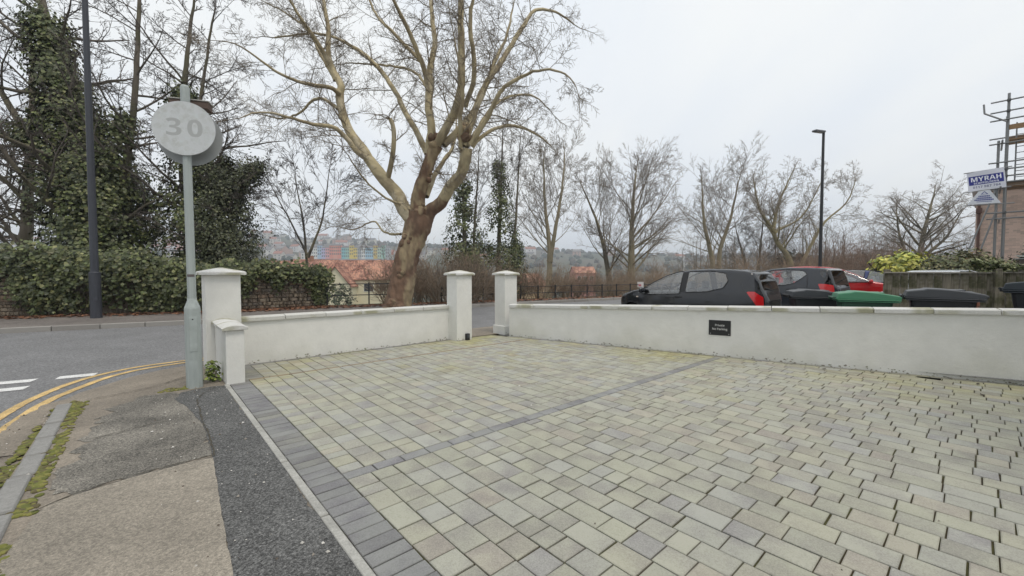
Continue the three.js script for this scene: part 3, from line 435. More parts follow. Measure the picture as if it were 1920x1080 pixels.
const carTrim = plain(0.012, 0.012, 0.013, 0.45), carSeat = plain(0.24, 0.245, 0.25, 0.9), rubber = plain(0.015, 0.015, 0.016, 0.8), chrome = plain(0.6, 0.6, 0.62, 0.2, { metalness: 1 }), redLens = new THREE.MeshPhysicalMaterial({ color: lin(0.55, 0.012, 0.015), roughness: 0.15, clearcoat: 1, clearcoatRoughness: 0.05 });
const wheelGeo = { tyre: new THREE.TorusGeometry(0.235, 0.075, 12, 28), rim: lathe([[0, 0.03], [0.05, 0.04], [0.19, 0.02], [0.2, 0.05], [0.205, -0.05]], 20).rotateX(Math.PI / 2) };
function car(o) {
  const L = o.profile.reduce((m, p) => Math.max(m, p[0]), 0), sd = polySD(o.profile), H = o.height, hw = o.halfWidth;
  const cx = L / 2, plan = (x) => { const t = Math.abs((x - cx) / (L / 2 + 0.02)); return hw * Math.pow(Math.max(0, 1 - Math.pow(t, o.planPower || 5)), 0.42); };
  const tumble = (y) => { const belt = o.belt; return y < belt ? 1 - 0.05 * Math.pow((y - 0.62) / 0.42, 2) : (1 - 0.05 * Math.pow((belt - 0.62) / 0.42, 2)) * (1 - (o.tumble || 0.27) * Math.pow((y - belt) / (H - belt), 1.25)); };
  const Wd = (x, y) => plan(x) * tumble(y), wh = o.wheels;
  const f = (x, y, z) => { const a = Math.abs(z); let d = smax(sd(x, y), (a - Wd(x, y)) * 0.93, 0.075); for (const w of wh) { const r = 0.345 - Math.hypot(x - w, y - 0.3), zi = 0.45 - a; d = smax(d, Math.min(r, -zi), 0.012); } return d; };
  let s = soup(surfaceNets(f, [-0.06, 0.1, -hw - 0.06], [L + 0.06, H + 0.06, hw + 0.06], o.cell || 0.036));
  const g = thing('parked_car', o.label, 'car', o.pos, o.turn), body = new THREE.Group(); const off = (q) => (q.translate(-cx, 0, 0), q), parts = [];
  for (const p of o.panels) { const sdp = polySD(p.poly), [inn, out] = splitSoup(s, p.side === 'top' ? (v) => Math.max(sdp(Math.abs(v[2]), p.axis === 'y' ? v[1] : v[0]) - p.round, p.x0 - v[0], v[0] - p.x1, p.y0 - v[1]) : (v) => Math.max(sdp(v[0], v[1]) - p.round, (p.zmin ?? 0.3) - Math.abs(v[2]))); s = out; for (const sg of p.side === 'top' ? [0] : [1, -1]) { const q = inn.filter((v, i) => !sg || Math.sign(inn[i - i % 3][2]) === sg); if (q.length) parts.push([p.name, q, p.mat]); } }
  mesh('body', off(soupGeo(s)), o.paint, g); for (const [n, q, m] of parts) mesh(n, off(soupGeo(q)), m, g);
  for (const p of o.panels) if (p.side !== 'top' && p.seal) for (const sg of [1, -1]) { const sdp = polySD(p.poly), pts = []; const cxp = p.poly.reduce((a, b) => a + b[0], 0) / p.poly.length, cyp = p.poly.reduce((a, b) => a + b[1], 0) / p.poly.length; for (let k = 0; k < 64; k++) { const t = k / 64 * 6.2832, c = Math.cos(t), sn = Math.sin(t); let r = 0; while (sdp(cxp + c * r, cyp + sn * r) - p.round < 0 && r < 1.5) r += 0.006; const x = cxp + c * r, y = cyp + sn * r; let z = hw + 0.05; while (f(x, y, z) > 0 && z > 0.2) z -= 0.004; pts.push(V(x - cx, y, sg * (z + 0.001))); } mesh('window_seal', new THREE.TubeGeometry(new THREE.CatmullRomCurve3(pts, true), 96, 0.011, 5, true), carTrim, g); }
  for (const ln of o.seams || []) for (const sg of [1, -1]) { const pts = []; for (const [x, y] of ln) { let z = hw + 0.05; while (f(x, y, z) > 0 && z > 0.2) z -= 0.003; pts.push(V(x - cx, y, sg * (z - 0.002))); } mesh('door_seam', new THREE.TubeGeometry(new THREE.CatmullRomCurve3(pts), 30, 0.005, 4), carTrim, g); }
  for (const w of wh) for (const sg of [1, -1]) { const q = new THREE.Group(); q.name = 'wheel'; q.position.set(w - cx, 0.305, sg * (hw - 0.1)); g.add(q); mesh('tyre', wheelGeo.tyre, rubber, q); const rm = mesh('rim', wheelGeo.rim, plain(0.35, 0.36, 0.37, 0.35, { metalness: 0.7 }), q); if (sg < 0) rm.rotation.y = Math.PI; }
  const zAt = (x, y) => { let z = hw + 0.05; while (f(x, y, z) > 0 && z > 0.2) z -= 0.003; return z; };
  for (const sg of [1, -1]) { const [mx, my] = o.mirror, q = mesh('wing_mirror', new THREE.SphereGeometry(1, 14, 10), o.mirrorMat || o.paint, g); q.scale.set(0.055, 0.07, 0.11); q.position.set(mx - cx, my, sg * (zAt(mx, my - 0.06) + 0.09)); if (o.handle) { const [hx, hy] = o.handle, hd = mesh('door_handle', rbox(0.17, 0.03, 0.03, 0.012, 2), o.handleMat || carTrim, g); hd.position.set(hx - cx, hy, sg * (zAt(hx, hy) + 0.008)); } }
  for (const [sx, bench] of [[o.seats[0], 0], [o.seats[1], 1]]) for (const sg of [1, -1]) { const q = new THREE.Group(); q.name = 'seat'; q.position.set(sx - cx, 0, sg * 0.34); g.add(q); const b = mesh('backrest', rbox(0.14, 0.62, 0.46, 0.05, 2), carSeat, q); b.position.set(0.1, 0.72, 0); b.rotation.z = -0.2; mesh('headrest', rbox(0.1, 0.17, 0.26, 0.04, 2), carSeat, q).position.set(0.19, 1.1, 0); mesh('cushion', rbox(0.48, 0.14, 0.48, 0.05, 2), carSeat, q).position.set(-0.12, 0.42, 0); }
  const dash = mesh('dashboard', rbox(0.42, 0.28, 1.2, 0.06, 2), carTrim, g); dash.position.set(o.dash - cx, 0.8, 0); const sw = mesh('steering_wheel', new THREE.TorusGeometry(0.18, 0.016, 8, 28), carTrim, g); sw.position.set(o.dash + 0.32 - cx, 0.92, -0.34 * (o.drive || 1)); sw.rotation.set(0, Math.PI / 2, 0); sw.rotateX(-0.35);
  mesh('floor_pan', rbox(L * 0.62, 0.06, hw * 1.6, 0.02, 1), carTrim, g).position.set(0, 0.26, 0);
  return { g, cx, zAt };
}
const paintMat = (r, g, b) => new THREE.MeshPhysicalMaterial({ color: lin(r, g, b), roughness: 0.09, metalness: 0, ior: 1.6 });
const hatchProfile = [[0.06, 0.22], [0.0, 0.42], [0.03, 0.62], [0.12, 0.75], [0.32, 0.86], [0.62, 0.945], [0.9, 1.0], [1.2, 1.17], [1.5, 1.325], [1.75, 1.405], [2.05, 1.45], [2.45, 1.468], [2.85, 1.455], [3.15, 1.425], [3.31, 1.385], [3.41, 1.22], [3.475, 1.04], [3.53, 0.92], [3.575, 0.80], [3.6, 0.55], [3.56, 0.36], [3.46, 0.22]];
{
  const glassWin = (name, poly, round = 0.03) => ({ name, poly, round, mat: carGlass, seal: true });
  const c = car({ label: 'black three door hatchback with a slanted red tail light behind the long wall', pos: [4.33, cpY(4.4), -9.94], turn: -0.88, profile: hatchProfile, height: 1.47, halfWidth: 0.825, belt: 0.93, wheels: [0.62, 3.0], paint: paintMat(0.018, 0.020, 0.024), mirror: [0.98, 0.97], handle: [1.86, 0.84], handleMat: carTrim, seats: [1.75, 2.65], dash: 0.98, drive: -1,
    panels: [glassWin('side_window', [[0.84, 0.92], [1.17, 1.12], [1.5, 1.295], [1.75, 1.375], [1.87, 1.39], [1.87, 0.93], [1.2, 0.89]], 0.02), glassWin('side_window', [[2.05, 0.98], [2.05, 1.38], [2.55, 1.385], [2.80, 1.34], [2.86, 1.22], [2.80, 1.09], [2.5, 1.01]], 0.03),
      { name: 'pillar_trim', poly: [[1.90, 0.93], [1.90, 1.39], [1.995, 1.395], [1.995, 0.96]], round: 0.004, mat: carTrim },
      { name: 'tail_light', poly: [[3.26, 0.99], [3.37, 0.99], [3.58, 0.80], [3.62, 0.66], [3.45, 0.66], [3.36, 0.83]], round: 0.01, mat: redLens, zmin: 0.48 },
      { name: 'windscreen', side: 'top', axis: 'x', poly: [[-0.2, 0.95], [0.62, 0.98], [0.52, 1.66], [-0.2, 1.68]], round: 0.03, x0: 0.9, x1: 1.72, y0: 1.0, mat: carGlass },
      { name: 'rear_screen', side: 'top', axis: 'y', poly: [[-0.2, 1.06], [0.52, 1.06], [0.44, 1.31], [-0.2, 1.32]], round: 0.03, x0: 3.3, x1: 3.6, y0: 0.9, mat: new THREE.MeshPhysicalMaterial({ color: lin(0.16, 0.17, 0.175), transmission: 1, thickness: 0, roughness: 0.03, ior: 1.7 }) }],
    seams: [[[0.98, 0.35], [0.96, 0.7], [0.84, 0.90]], [[1.955, 0.35], [1.955, 0.93]], [[3.2, 1.40], [3.16, 1.15], [3.24, 0.98]]] });
  mesh('rear_wiper', bar([3.49 - c.cx, 1.02, 0.02], [3.46 - c.cx, 1.08, 0.36], 0.012, 6), carTrim, c.g); 
  for (const sg of [1, -1]) { const q = mesh('indicator', rbox(0.06, 0.03, 0.012, 0.005, 1), plain(0.7, 0.6, 0.5, 0.3), c.g); q.position.set(0.8 - c.cx, 0.80, sg * (c.zAt(0.8, 0.80) + 0.002)); }
  // second dark hatchback and the red car beyond it
  const p2 = [[0.05, 0.22], [0, 0.45], [0.06, 0.68], [0.3, 0.86], [0.62, 0.95], [0.85, 1.0], [1.2, 1.21], [1.5, 1.36], [1.8, 1.44], [2.2, 1.475], [2.7, 1.47], [3.05, 1.44], [3.17, 1.40], [3.25, 1.2], [3.31, 1.0], [3.38, 0.9], [3.41, 0.75], [3.42, 0.5], [3.38, 0.34], [3.3, 0.22]];
  const d = car({ label: 'dark grey five door hatchback with tall red tail light parked behind the bins', pos: [8.0, cpY(8.0), -12.5], turn: -1.0, profile: p2, height: 1.48, halfWidth: 0.815, belt: 0.95, wheels: [0.58, 2.85], paint: paintMat(0.022, 0.026, 0.034), mirror: [0.95, 0.99], handle: [2.36, 0.86], seats: [1.6, 2.45], dash: 0.9, drive: -1,
    panels: [glassWin('side_window', [[0.84, 0.95], [1.2, 1.16], [1.45, 1.29], [1.62, 1.345], [1.66, 0.94]], 0.02), glassWin('side_window', [[1.80, 0.97], [1.80, 1.36], [2.3, 1.385], [2.62, 1.35], [2.70, 1.28], [2.45, 1.06], [2.2, 1.0]], 0.025),
      { name: 'tail_light', poly: [[3.02, 1.02], [3.14, 1.02], [3.40, 0.96], [3.44, 0.66], [3.20, 0.66], [3.1, 0.8]], round: 0.01, mat: redLens, zmin: 0.5 },
      { name: 'windscreen', side: 'top', axis: 'x', poly: [[-0.2, 0.9], [0.62, 0.93], [0.52, 1.6], [-0.2, 1.62]], round: 0.03, x0: 0.85, x1: 1.68, y0: 1.0, mat: carGlass },
      { name: 'rear_screen', side: 'top', axis: 'y', poly: [[-0.2, 0.98], [0.62, 0.98], [0.56, 1.37], [-0.2, 1.38]], round: 0.02, x0: 3.0, x1: 3.5, y0: 0.9, mat: new THREE.MeshPhysicalMaterial({ color: lin(0.16, 0.17, 0.175), transmission: 1, thickness: 0, roughness: 0.03, ior: 1.7 }) }],
    seams: [[[1.72, 0.35], [1.73, 0.93]], [[2.75, 0.4], [2.78, 0.9], [2.74, 1.36]]] });
  const st = mesh('window_sticker', new THREE.PlaneGeometry(0.1, 0.24), plain(0.62, 0.25, 0.25, 0.7), d.g); st.position.set(1.9 - d.cx, 1.17, d.zAt(1.9, 1.17) - 0.012); st.rotation.x = -0.2;
  const rp = [[0.06, 0.22], [0, 0.45], [0.05, 0.66], [0.3, 0.82], [0.8, 0.95], [1.05, 1.0], [1.5, 1.24], [1.85, 1.40], [2.2, 1.47], [2.8, 1.5], [3.3, 1.47], [3.7, 1.38], [3.9, 1.1], [4.0, 0.9], [4.02, 0.5], [3.9, 0.22]];
  const mk = (label, pos, turn, colour, scaleH) => car({ label, pos, turn, profile: rp.map(([x, y]) => [x, y * scaleH]), height: 1.5 * scaleH, halfWidth: 0.85, belt: 0.96 * scaleH, wheels: [0.75, 3.25], paint: paintMat(...colour), mirror: [1.15, 1.0], handle: [2.5, 0.88], seats: [1.9, 2.8], dash: 1.1, cell: 0.055,
    panels: [glassWin('side_window', [[1.12, 1.0], [1.5, 1.18], [1.85, 1.34], [2.1, 1.39], [2.15, 0.98]], 0.02), glassWin('side_window', [[2.3, 0.99], [2.3, 1.4], [2.9, 1.41], [3.3, 1.36], [3.5, 1.2], [3.4, 1.05]], 0.03),
      { name: 'tail_light', poly: [[3.75, 0.98], [3.95, 0.98], [4.05, 0.75], [3.85, 0.75]], round: 0.01, mat: redLens, zmin: 0.5 },
      { name: 'windscreen', side: 'top', axis: 'x', poly: [[-0.2, 1.1], [0.66, 1.13], [0.55, 2.0], [-0.2, 2.02]], round: 0.03, x0: 1.0, x1: 2.1, y0: 1.0 * scaleH, mat: carGlass },
      { name: 'rear_screen', side: 'top', axis: 'y', poly: [[-0.2, 1.05], [0.6, 1.05], [0.5, 1.36], [-0.2, 1.37]], round: 0.02, x0: 3.6, x1: 4.1, y0: 0.9, mat: carGlass }] });
  mk('bright red car with a long sloping windscreen behind the dark hatchback', [11.0, cpY(11), -14.3], 2.62, [0.42, 0.012, 0.016], 1.0);
  mk('dark blue car half hidden behind the weathered board fence', [14.6, cpY(14) - 0.1, -16.6], 2.2, [0.03, 0.045, 0.14], 0.96);
  mk('silver car whose roof shows over the weathered board fence', [13.3, cpY(12) - 0.14, -13.3], 0.35, [0.42, 0.45, 0.48], 1.0);
}

// ---------- wheelie bins ----------
function wheelieBin(label, x, z, turn, colour, lidColour, k = 1, y = 0) {
  const g = thing('wheelie_bin', label, 'bin', [x, cpY(x) + y, z], turn), bm = plain(...colour, 0.5, { bumpMap: bFine, bumpScale: 0.001 }), lm = plain(...lidColour, 0.42, { bumpMap: bFine, bumpScale: 0.001 }); g.scale.setScalar(k);
  const m = new MB(), ringAt = (w, d, yy, dz, r = 0.05) => { const o = []; for (const [sx, sz] of [[1, 1], [-1, 1], [-1, -1], [1, -1]]) for (let q = 0; q <= 2; q++) { const t = (q / 2) * Math.PI / 2 + { '11': 0, '-11': 1, '-1-1': 2, '1-1': 3 }['' + sx + sz] * Math.PI / 2; o.push([sx * (w / 2 - r) + Math.cos(t) * r, yy, dz + sz * (d / 2 - r) + Math.sin(t) * r]); } return o; };
  const loft = (R) => { for (let q = 0; q + 1 < R.length; q++) for (let i = 0; i < 12; i++) { const j = (i + 1) % 12; m.poly([R[q][j], R[q][i], R[q + 1][i], R[q + 1][j]]); } m.poly([...R[R.length - 1]].reverse()); };
  loft([ringAt(0.42, 0.44, 0.03, 0.03), ringAt(0.44, 0.5, 0.12, 0.02), ringAt(0.53, 0.66, 0.92, 0), ringAt(0.53, 0.66, 0.925, 0), ringAt(0.575, 0.70, 0.93, 0), ringAt(0.58, 0.71, 0.985, 0)]);
  mesh('bin_body', m.geo(), bm, g);
  const s = new THREE.Shape(); s.moveTo(0.40, 0.975); s.lineTo(0.405, 1.01); s.quadraticCurveTo(0.39, 1.03, 0.33, 1.035); s.quadraticCurveTo(0.1, 1.085, -0.16, 1.09); s.lineTo(-0.2, 1.075); s.quadraticCurveTo(-0.3, 1.065, -0.36, 1.05); s.lineTo(-0.385, 0.985); s.closePath();
  const e = new THREE.ExtrudeGeometry(s, { depth: 0.54, bevelEnabled: true, bevelThickness: 0.03, bevelSize: 0.018, bevelSegments: 3, curveSegments: 8 }); e.translate(0, 0, -0.27); e.rotateY(-Math.PI / 2);
  const lid = mesh('lid', boxUV(e), lm, g); mesh('lid_rib', rbox(0.36, 0.018, 0.42, 0.008, 2), lm, lid).position.set(0, 1.084, 0.02); for (const [yy, ex] of [[0.965, 0], [0.94, -0.012]]) mesh('lid_rim', rbox(0.635 + ex, 0.014, 0.80 + ex, 0.006, 2), lm, lid).position.set(0, yy, 0.01); mesh('lid_grip', rbox(0.34, 0.04, 0.05, 0.014, 2), lm, lid).position.set(0, 1.0, 0.425);
  mesh('handle', bar([-0.24, 0.99, -0.43], [0.24, 0.99, -0.43], 0.017, 10), bm, g); for (const sx of [-1, 1]) { mesh('handle_bracket', rbox(0.04, 0.06, 0.12, 0.01, 1), bm, g).position.set(sx * 0.2, 0.975, -0.38); const w = mesh('wheel', cyl(0.1, 0.1, 0.05, 20), rubber, g); w.rotation.z = Math.PI / 2; w.position.set(sx * 0.24, 0.1, -0.26); }
  mesh('axle', bar([-0.25, 0.1, -0.26], [0.25, 0.1, -0.26], 0.012), plain(0.1, 0.1, 0.1, 0.5), g); return g;
}
const blk = [0.016, 0.018, 0.02], ldk = [0.05, 0.054, 0.06];
wheelieBin('dark grey wheelie bin beside the green one, next to the black hatchback', 5.5, -7.62, 1.2, blk, ldk, 0.96, 0);
wheelieBin('green wheelie bin with a pale green lid behind the long wall', 5.60, -6.62, 1.05, [0.018, 0.07, 0.04], [0.06, 0.22, 0.12], 0.95, 0.02);
wheelieBin('large black wheelie bin in front of the weathered board fence', 6.35, -6.15, 0.86, blk, ldk, 1.01, 0.0);
wheelieBin('blue black wheelie bin past the drum, nearest the end of the long wall', 7.75, -5.95, 0.5, [0.012, 0.016, 0.02], [0.03, 0.04, 0.048], 1.06, 0.04);
{ const g = thing('recycling_box', 'small dark box stacked against the last wheelie bin', 'box', [7.55, cpY(7.5), -5.42], 0.6); const bm = plain(0.045, 0.055, 0.062, 0.45); mesh('box_body', rbox(0.4, 0.95, 0.34, 0.03, 2), bm, g).position.y = 0.475; mesh('box_lid', rbox(0.44, 0.05, 0.38, 0.015, 2), plain(0.075, 0.085, 0.095, 0.4), g).position.y = 0.97; }
{ const g = thing('grey_drum', 'short ribbed grey drum on a low brick stack between two bins', 'drum', [6.95, cpY(7), -6.35], 0.55); const dm = plain(0.11, 0.125, 0.14, 0.5); const q = mesh('drum_body', lathe([[0, -0.2], [0.07, -0.2], [0.075, -0.19], [0.075, -0.07], [0.081, -0.065], [0.081, -0.045], [0.075, -0.04], [0.075, 0.05], [0.081, 0.055], [0.081, 0.075], [0.075, 0.08], [0.075, 0.19], [0.07, 0.2], [0, 0.2]], 24), dm, g); q.rotation.z = Math.PI / 2; q.position.y = 0.975; const bk = [plain(0.26, 0.10, 0.06, 0.9), plain(0.22, 0.085, 0.055, 0.9)]; for (let r = 0; r < 12; r++) for (let i = 0; i < 2; i++) mesh('brick', rbox(0.212, 0.065, 0.2, 0.006, 1), bk[(r + i) % 2], g).position.set((i - 0.5) * 0.222 + (r % 2 ? 0.02 : -0.02), 0.033 + r * 0.0745, 0); }

// ---------- weathered board fence behind the bins ----------
const boardTex = (seed) => tex(256, (u, v, i, j) => { const gr = pnoise(u * 64, v * 3, 64, seed), p = pfbm(u, v, 4, seed + 2, 4), s = 0.8 + (gr - 0.5) * 0.25 + (hash3(i, j, seed) - 0.5) * 0.1; return mixc([0.60 * s, 0.57 * s, 0.50 * s], [0.38 * s, 0.375 * s, 0.27 * s], smooth(0.45, 0.68, p)); }, 0.9);
{
  const boardM = [0, 1, 2].map((k) => std({ map: boardTex(300 + k * 7), roughness: 0.95, bumpMap: bFine, bumpScale: 0.004 }));
  const F0 = [9.0, -10.05], F1 = [15.6, -6.6], L = Math.hypot(F1[0] - F0[0], F1[1] - F0[1]), turn = Math.atan2(-(F1[1] - F0[1]), F1[0] - F0[0]);
  const f = thing('board_fence', 'weathered grey brown board fence behind the bins with mossy capping', 'fence', [F0[0], cpY(9), F0[1]], turn), r = rng(31);
  const bg = [0, 1, 2, 3].map((k) => rbox(0.142, 1.30 + 0.012 * k, 0.022, 0.004, 1)); let n = 0;
  for (let x = 0.07; x < L; x += 0.146, n++) { const b = mesh('board', bg[Math.floor(r() * 4)], boardM[Math.floor(r() * 3)], f); b.position.set(x, 0.64, (r() - 0.5) * 0.014); b.rotation.z = (r() - 0.5) * 0.008; }
  for (let x = 0.06; x < L; x += 1.83) mesh('post', rbox(0.11, 1.42, 0.11, 0.008, 1), boardM[1], f).position.set(x + (x > 0.1 ? 0 : 0.0), 0.68, x > 1 && x < 3 ? 0.066 : -0.07);
  for (const y of [0.35, 1.1]) mesh('rail', rbox(L, 0.09, 0.045, 0.005, 1), boardM[2], f).position.set(L / 2, y, -0.036);
  for (let x = 0; x < L; x += 1.83) { const c = mesh('capping', rbox(Math.min(1.8, L - x), 0.03, 0.13, 0.006, 1), plain(0.30, 0.28, 0.235, 0.95, { bumpMap: bFine, bumpScale: 0.004 }), f); c.position.set(x + Math.min(1.8, L - x) / 2, 1.305 + 0.01 * r(), 0.01); c.rotation.z = (r() - 0.5) * 0.012; }
}
{ // low sheds whose roofs show above the fence
  for (const [x, z, w, h, c, label] of [[13.0, -9.6, 1.5, 1.66, [0.26, 0.29, 0.27], 'low shed with a pale corrugated roof behind the board fence'], [16.6, -8.9, 1.7, 1.82, [0.30, 0.29, 0.26], 'low shed with a grey felt roof behind the board fence']]) {
    const g = thing('low_shed', label, 'shed', [x, cpY(x), z], -0.48); mesh('shed_wall', rbox(w, h - 0.08, 0.8, 0.01, 1), plain(0.12, 0.10, 0.085, 0.9), g).position.y = (h - 0.08) / 2;
    const m = new MB(); const nn = 24; for (let k = 0; k < nn; k++) { const a = -w / 2 - 0.06 + (w + 0.12) * k / nn, b = -w / 2 - 0.06 + (w + 0.12) * (k + 1) / nn, ya = 0.008 * (k % 2), yb = 0.008 * ((k + 1) % 2); m.poly([[a, h + ya - 0.06, 0.47], [b, h + yb - 0.06, 0.47], [b, h + yb, -0.47], [a, h + ya, -0.47]]); } m.box(-w / 2 - 0.06, h - 0.085, -0.46, w / 2 + 0.06, h - 0.065, 0.46); mesh('shed_roof', m.geo(), plain(...c, 0.7), g);
  }
}

// ---------- railing along the far pavement ----------
function railRun(label, pts, spacing, hgt) {
  const g = thing('railing', label, 'railing', [pts[0][0], 0.06, pts[0][1]]), rm = plain(0.02, 0.021, 0.022, 0.6), pg = rbox(0.05, hgt + 0.1, 0.05, 0.006, 1);
  for (let k = 0; k + 1 < pts.length; k++) {
    const a = pts[k], b = pts[k + 1], L = Math.hypot(b[0] - a[0], b[1] - a[1]), n = Math.round(L / spacing);
    for (let i = 0; i < n + (k === pts.length - 2 ? 1 : 0); i++) { const p = mesh('post', pg, rm, g); p.position.set(lerp(a[0], b[0], i / n) - pts[0][0], hgt / 2 - 0.05, lerp(a[1], b[1], i / n) - pts[0][1]); p.rotation.y = Math.atan2(-(b[1] - a[1]), b[0] - a[0]); }
    for (const y of [hgt - 0.06, hgt * 0.45]) mesh('rail', bar([a[0] - pts[0][0], y, a[1] - pts[0][1]], [b[0] - pts[0][0], y, b[1] - pts[0][1]], 0.02, 8), rm, g);
  }
  return g;
}
railRun('black metal railing between the stone wall and the large plane tree', [[-7.45, -16.75], [-4.6, -18.25]], 1.3, 0.95);
railRun('black metal railing along the far pavement behind the gateway', [[-3.2, -18.85], [1.35, -21.45], [7.86, -24.85], [13, -27.45], [23, -31.2]], 1.05, 0.72);
{ const g = thing('railing_notice', 'small white notice with a pink patch fixed to the black railing', 'sign', [7.6, 0.06, -24.6], -0.5); mesh('plate', rbox(0.36, 0.32, 0.012, 0.004, 1), plain(0.75, 0.72, 0.7, 0.6), g).position.y = 0.66; mesh('printed_patch', rbox(0.16, 0.12, 0.004, 0.001, 1), plain(0.55, 0.2, 0.22, 0.6), g).position.set(-0.03, 0.62, 0.009); mesh('stake', rbox(0.03, 0.55, 0.02, 0.004, 1), plain(0.1, 0.1, 0.1, 0.7), g).position.set(0, 0.25, -0.012); }

// ---------- building and scaffold ----------
{
  const bm = std({ color: lin(0.78, 0.59, 0.49), roughness: 0.95, map: tex(512, (u, v, i, j) => { const row = Math.floor(v * 26), off = row % 2 ? 0.5 : 0, bx = Math.floor(u * 9 + off), h = hash3(((bx % 9) + 9) % 9, row, 5), f = (v * 26) % 1, e = (u * 9 + off) % 1, joint = f < 0.12 || e < 0.05 ? 0.06 : 0; const s = 0.86 + h * 0.14 + joint + (hash3(i, j, 2) - 0.5) * 0.06; return [s, s, s]; }, 1.95) });
  const g = thing('brick_building', 'pinkish brick building with a flat roof behind the scaffold', 'building', [22.17, 0, -20.0], -0.85); const h = 5.25;
  mesh('wall', boxUV(new THREE.BoxGeometry(11.2, h + 0.6, 7)), bm, g).position.set(5.6, h / 2 - 0.3, -3.5); mesh('roof_edge', rbox(11.5, 0.16, 7.3, 0.03, 1), plain(0.62, 0.62, 0.62, 0.7), g).position.set(5.6, h + 0.08, -3.5);
  const dp = mesh('downpipe', bar([0.1, 0, 0.07], [0.1, h - 0.3, 0.07], 0.05), plain(0.13, 0.07, 0.055, 0.6), g); mesh('pipe_hopper', rbox(0.2, 0.24, 0.16, 0.02, 1), plain(0.13, 0.07, 0.055, 0.6), g).position.set(0.1, h - 0.9, 0.09);
  for (const x of [4.2, 7.2, 9.8]) { const w = mesh('window', rbox(1.2, 1.3, 0.06, 0.01, 1), plain(0.55, 0.55, 0.54, 0.6), g); w.position.set(x, 3.2, 0.01); mesh('pane', rbox(1.04, 1.14, 0.02, 0.004, 1), new THREE.MeshPhysicalMaterial({ color: lin(0.03, 0.035, 0.04), roughness: 0.08 }), w).position.z = 0.034; mesh('sill', rbox(1.4, 0.08, 0.2, 0.01, 1), plain(0.5, 0.48, 0.45, 0.9), w).position.set(0, -0.7, 0.06); }
}
{
  const sm_ = plain(0.22, 0.225, 0.225, 0.5, { metalness: 0.4 }), bd = [plain(0.30, 0.19, 0.10, 0.9), plain(0.24, 0.16, 0.09, 0.9), plain(0.17, 0.12, 0.08, 0.9)];
  const g = thing('scaffold', 'steel tube scaffold with timber board lifts in front of the brick building', 'scaffold', [21.05, 0, -18.1], -0.85), R = 0.032;
  const pole = (p, q, name = 'ledger', r = R) => mesh(name, bar(p, q, r, 8), sm_, g);
  for (const [x, z, h] of [[0.16, 0, 9.05], [-0.08, 0, 7.1], [0.16, -1.3, 8.4], [2.3, 0, 9.0], [2.3, -1.3, 8.4], [4.6, 0, 9.0], [4.6, -1.3, 8.4], [6.8, 0, 9.0]]) pole([x, 0, z], [x, h, z], 'standard', 0.045);
  for (const [y, z] of [[8.75, 0.07], [8.3, 0.07], [7.95, 0.07], [6.95, 0.07], [6.15, 0.07], [5.85, 0.07], [5.55, 0.07], [5.3, 0.07], [4.0, 0.07], [3.75, 0.07], [7.45, -1.24], [5.2, -1.24]]) pole([-0.35, y, z], [7.2, y, z]);
  for (const x of [0.02, 2.2, 4.5]) for (const y of [7.0, 5.05, 3.7]) pole([x, y, 0.5], [x, y, -1.7], 'transom');
  pole([-0.55, 8.75, 0.1], [-0.52, 8.35, 0.1], 'brace'); pole([-0.52, 8.35, 0.1], [0.12, 7.85, 0.1], 'brace'); pole([-1.45, 0.2, 0.6], [-0.1, 5.0, 0.05], 'brace'); pole([-1.0, 0.2, 0.4], [-0.05, 4.2, 0.05], 'brace');
  for (const y of [7.1, 5.12]) for (let k = 0; k < 5; k++) { const b = mesh('scaffold_board', rbox(7.0, 0.04, 0.215, 0.004, 1), bd[k % 3], g); b.position.set(3.7, y, -0.15 - k * 0.225); }
  mesh('toe_board', rbox(7.0, 0.21, 0.04, 0.005, 1), bd[0], g).position.set(3.7, 7.6, 0.03); mesh('toe_board', rbox(7.0, 0.24, 0.04, 0.005, 1), bd[2], g).position.set(3.7, 7.34, -1.2); mesh('toe_board', rbox(7.0, 0.2, 0.04, 0.005, 1), bd[2], g).position.set(3.7, 5.24, 0.0);
  const ld = new THREE.Group(); ld.name = 'ladder'; g.add(ld); for (const x of [0.42, 1.02]) mesh('stile', bar([x, 5.1, -0.6], [x, 7.9, -0.6], 0.025), sm_, ld); for (let y = 5.3; y < 7.8; y += 0.26) mesh('rung', bar([0.42, y, -0.6], [1.02, y, -0.6], 0.016, 6), sm_, ld);
  for (const [x, y] of [[0.16, 5.85], [0.16, 5.55], [0.16, 4.0], [0.16, 8.75], [0.16, 8.3], [2.3, 5.85]]) mesh('coupler', rbox(0.12, 0.1, 0.14, 0.02, 1), plain(0.1, 0.1, 0.1, 0.5, { metalness: 0.5 }), g).position.set(x, y, 0.04);
}
function printed(w, h, draw) { const cv = document.createElement('canvas'); cv.width = w; cv.height = h; draw(cv.getContext('2d'), w, h); const t = new THREE.CanvasTexture(cv); t.colorSpace = THREE.SRGBColorSpace; return std({ map: t, roughness: 0.75, side: THREE.DoubleSide }); }
